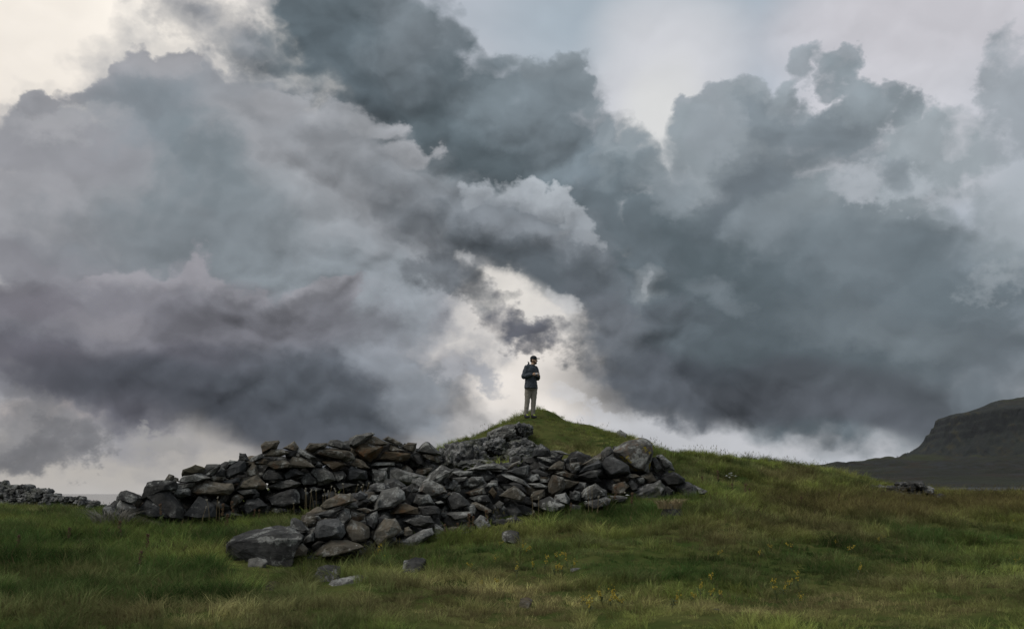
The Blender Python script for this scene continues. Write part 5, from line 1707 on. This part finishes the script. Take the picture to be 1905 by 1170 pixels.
def seed_head(h, seed, curl=0.1):
    r = random.Random(seed)
    root = empty('seed_stalk', (0, 0, 0))
    dx, dy = r.uniform(-curl, curl) * h * 2.0, r.uniform(-0.06, 0.06) * h
    bm = bmesh.new(); tube(bm, [(dx * t * t, dy * t, h * t) for t in (0, 0.25, 0.5, 0.75, 1.0)], 0.0045, 0.003); bmesh_obj('stem', bm, DRYSTEM, root)
    bm = bmesh.new(); blobs(bm, [Vector((dx + r.uniform(-.012, .012), dy, h + r.uniform(-0.012, 0.022))) for _ in range(5)], 0.011, r); bmesh_obj('seed_head', bm, FLUFF, root)
    return root
SH = [(567, 958, 0.50), (570, 960, 0.56), (576, 958, 0.52), (584, 958, 0.48), (588, 960, 0.54), (606, 952, 0.46), (609, 950, 0.5), (612, 950, 0.40), (622, 950, 0.42), (628, 948, 0.44), (625, 952, 0.36),
      (641, 946, 0.52), (658, 940, 0.44), (673, 935, 0.38), (680, 934, 0.40), (676, 936, 0.34), (376, 975, 0.32), (389, 968, 0.40), (402, 968, 0.44), (408, 968, 0.36), (547, 962, 0.28), (600, 956, 0.38)]
for i, (px, py, h) in enumerate(SH):
    o = seed_head(h, 40 + i)
    o.location = at(px, py, float(np.interp(px, *RD)) - 0.35)
    tag(o, 'thin dry stalk with a pale fluffy seed head before the rear stone wall', 'plant', 'dry seed heads along the rear wall')
for i, (px, py, h, c) in enumerate([(992, 978, 0.56, 0.05), (1002, 980, 0.54, 0.15), (997, 982, 0.3, 0.1)]):
    o = seed_head(h, 80 + i, c); o.location = at(px, py, 19.1)
    tag(o, 'straw-coloured dry stalk standing where the front wall face turns', 'plant', 'pair of dry stalks by the wall face')
for i, (px, py, h, c) in enumerate([(1095, 952, 0.46, 0.02), (1102, 952, 0.46, 0.02), (1110, 952, 0.38, 0.9), (1112, 953, 0.30, 0.4)]):
    o = seed_head(h, 91 + i, c); o.location = at(px, py, 19.95)
    tag(o, 'straw-coloured dry stalk before the grey slab near the capstone end', 'plant', 'dry stalks near the capstone end of the wall')

def dock(h, seed):
    r = random.Random(seed)
    root = empty('dock_plant', (0, 0, 0))
    bm = bmesh.new(); tube(bm, [(0, 0, 0), (0.005, 0, h * 0.5), (0.015, 0, h)], 0.005, 0.002)
    for _ in range(5):
        a = r.uniform(0, 6.28); leaf(bm, (0, 0, h * r.uniform(0.02, 0.25)), (math.cos(a), math.sin(a), 0.5), 0.12, 0.02, 0.04)
    bmesh_obj('stem', bm, STEM, root)
    bm = bmesh.new(); blobs(bm, [Vector((0.012 + r.uniform(-0.02, 0.02), r.uniform(-0.02, 0.02), h * r.uniform(0.45, 1.02))) for _ in range(34)], 0.012, r); bmesh_obj('seed_spike', bm, RUST, root)
    return root
d0 = dock(0.36, 5)
DK = [(436, 962), (298, 978), (301, 966), (470, 965), (482, 968), (412, 970), (1143, 938), (1174, 945), (1308, 905), (1336, 897), (1365, 918), (1388, 922), (1395, 926), (415, 988), (270, 1030), (258, 1060),
      (126, 1010), (830, 1000), (855, 995), (880, 985), (870, 992), (905, 985), (1060, 955), (225, 1000), (28, 1030), (1490, 940), (1560, 935)]
for i, (px, py) in enumerate(DK):
    o = d0 if i == 0 else copy_thing(d0)
    if py < 972 and px < 500: o.location = at(px, py + 6, float(np.interp(px, *RD)) - 0.4)
    else: o.location = ground_at(px, py + 6)
    o.rotation_euler = (rng.uniform(-0.15, 0.15), rng.uniform(-0.15, 0.15), rng.uniform(0, 6.28))
    k = rng.uniform(0.7, 1.15); o.scale = (k, k, k)
    where = ('against the rear wall' if py < 992 and px < 500 else 'in the lush grass of the near meadow' if px < 400 else 'at the foot of the front wall' if px < 1200 else
             'on the mound slope beside the wall end' if py < 928 else 'in the red-brown grass before the ruined wall')
    tag(o, 'rust-brown dock stalk with a seed spike ' + where, 'plant', 'rust-brown dock stalks ' + where)

# straw tuft over the stone right of the wall foot, and the grey withered tuft at the rear wall's left end
STRAWM = colour_mat('straw_blades', (0.27, 0.215, 0.115))
GREYM = colour_mat('withered_blades', (0.20, 0.185, 0.15))
def tuft_thing(label, loc, n, rad, h, mat, seed):
    me = tuft_mesh('grass_tuft', n, rad, h * 0.5, h, 0.0045, 1.25, 0.0, seed)
    me.materials.clear(); me.materials.append(mat)
    o = bpy.data.objects.new('grass_tuft', me); COL.objects.link(o)
    o.location = loc
    return tag(o, label, 'grass tuft')
tuft_thing('straw-coloured grass tuft draped over the stone beyond the wall foot', at(1246, 943, 19.15), 300, 0.22, 0.26, STRAWM, 1)
tuft_thing('grey withered grass tuft leaning on the outermost stones of the rear wall', at(205, 978, 18.9), 320, 0.30, 0.50, GREYM, 2)

# power line poles on the plain, far away
WOODEN = colour_mat('grey_pole_wood', (0.11, 0.115, 0.12))
PO = [(1662, 857, 849, 1000), (1670, 857, 848, 1000), (1690, 852, 841, 1000), (1716, 869, 857, 900), (1793, 863, 853, 880), (1826, 864, 851, 850)]
POL = {1662: 'at the seaward end of the line, against the sky', 1670: 'second from the seaward end, against the sky', 1690: 'standing alone where the scree meets the sky',
       1716: 'on the grey lava in front of the scree', 1793: 'on the moor below the cliff, first of two', 1826: 'on the moor below the cliff, farthest inland'}
for px, yb, yt, D in PO:
    B_, T_2 = at(px, yb + 2, D), at(px, yt, D)
    h = T_2[2] - B_[2]
    root = empty('utility_pole', tuple(B_))
    bm = bmesh.new(); tube(bm, [(0, 0, -1), (0, 0, h * 0.5), (0, 0, h)], 0.34, 0.26, 6); bmesh_obj('pole', bm, WOODEN, root)
    bm = bmesh.new(); bmesh.ops.create_cube(bm, size=1, matrix=Matrix.Translation((0, 0, h - 0.7)) @ Matrix.Diagonal((2.6, 0.25, 0.3, 1))); bmesh_obj('crossarm', bm, WOODEN, root)
    tag(root, 'thin distant power line pole ' + POL[px], 'utility pole', 'power line poles below the hill')
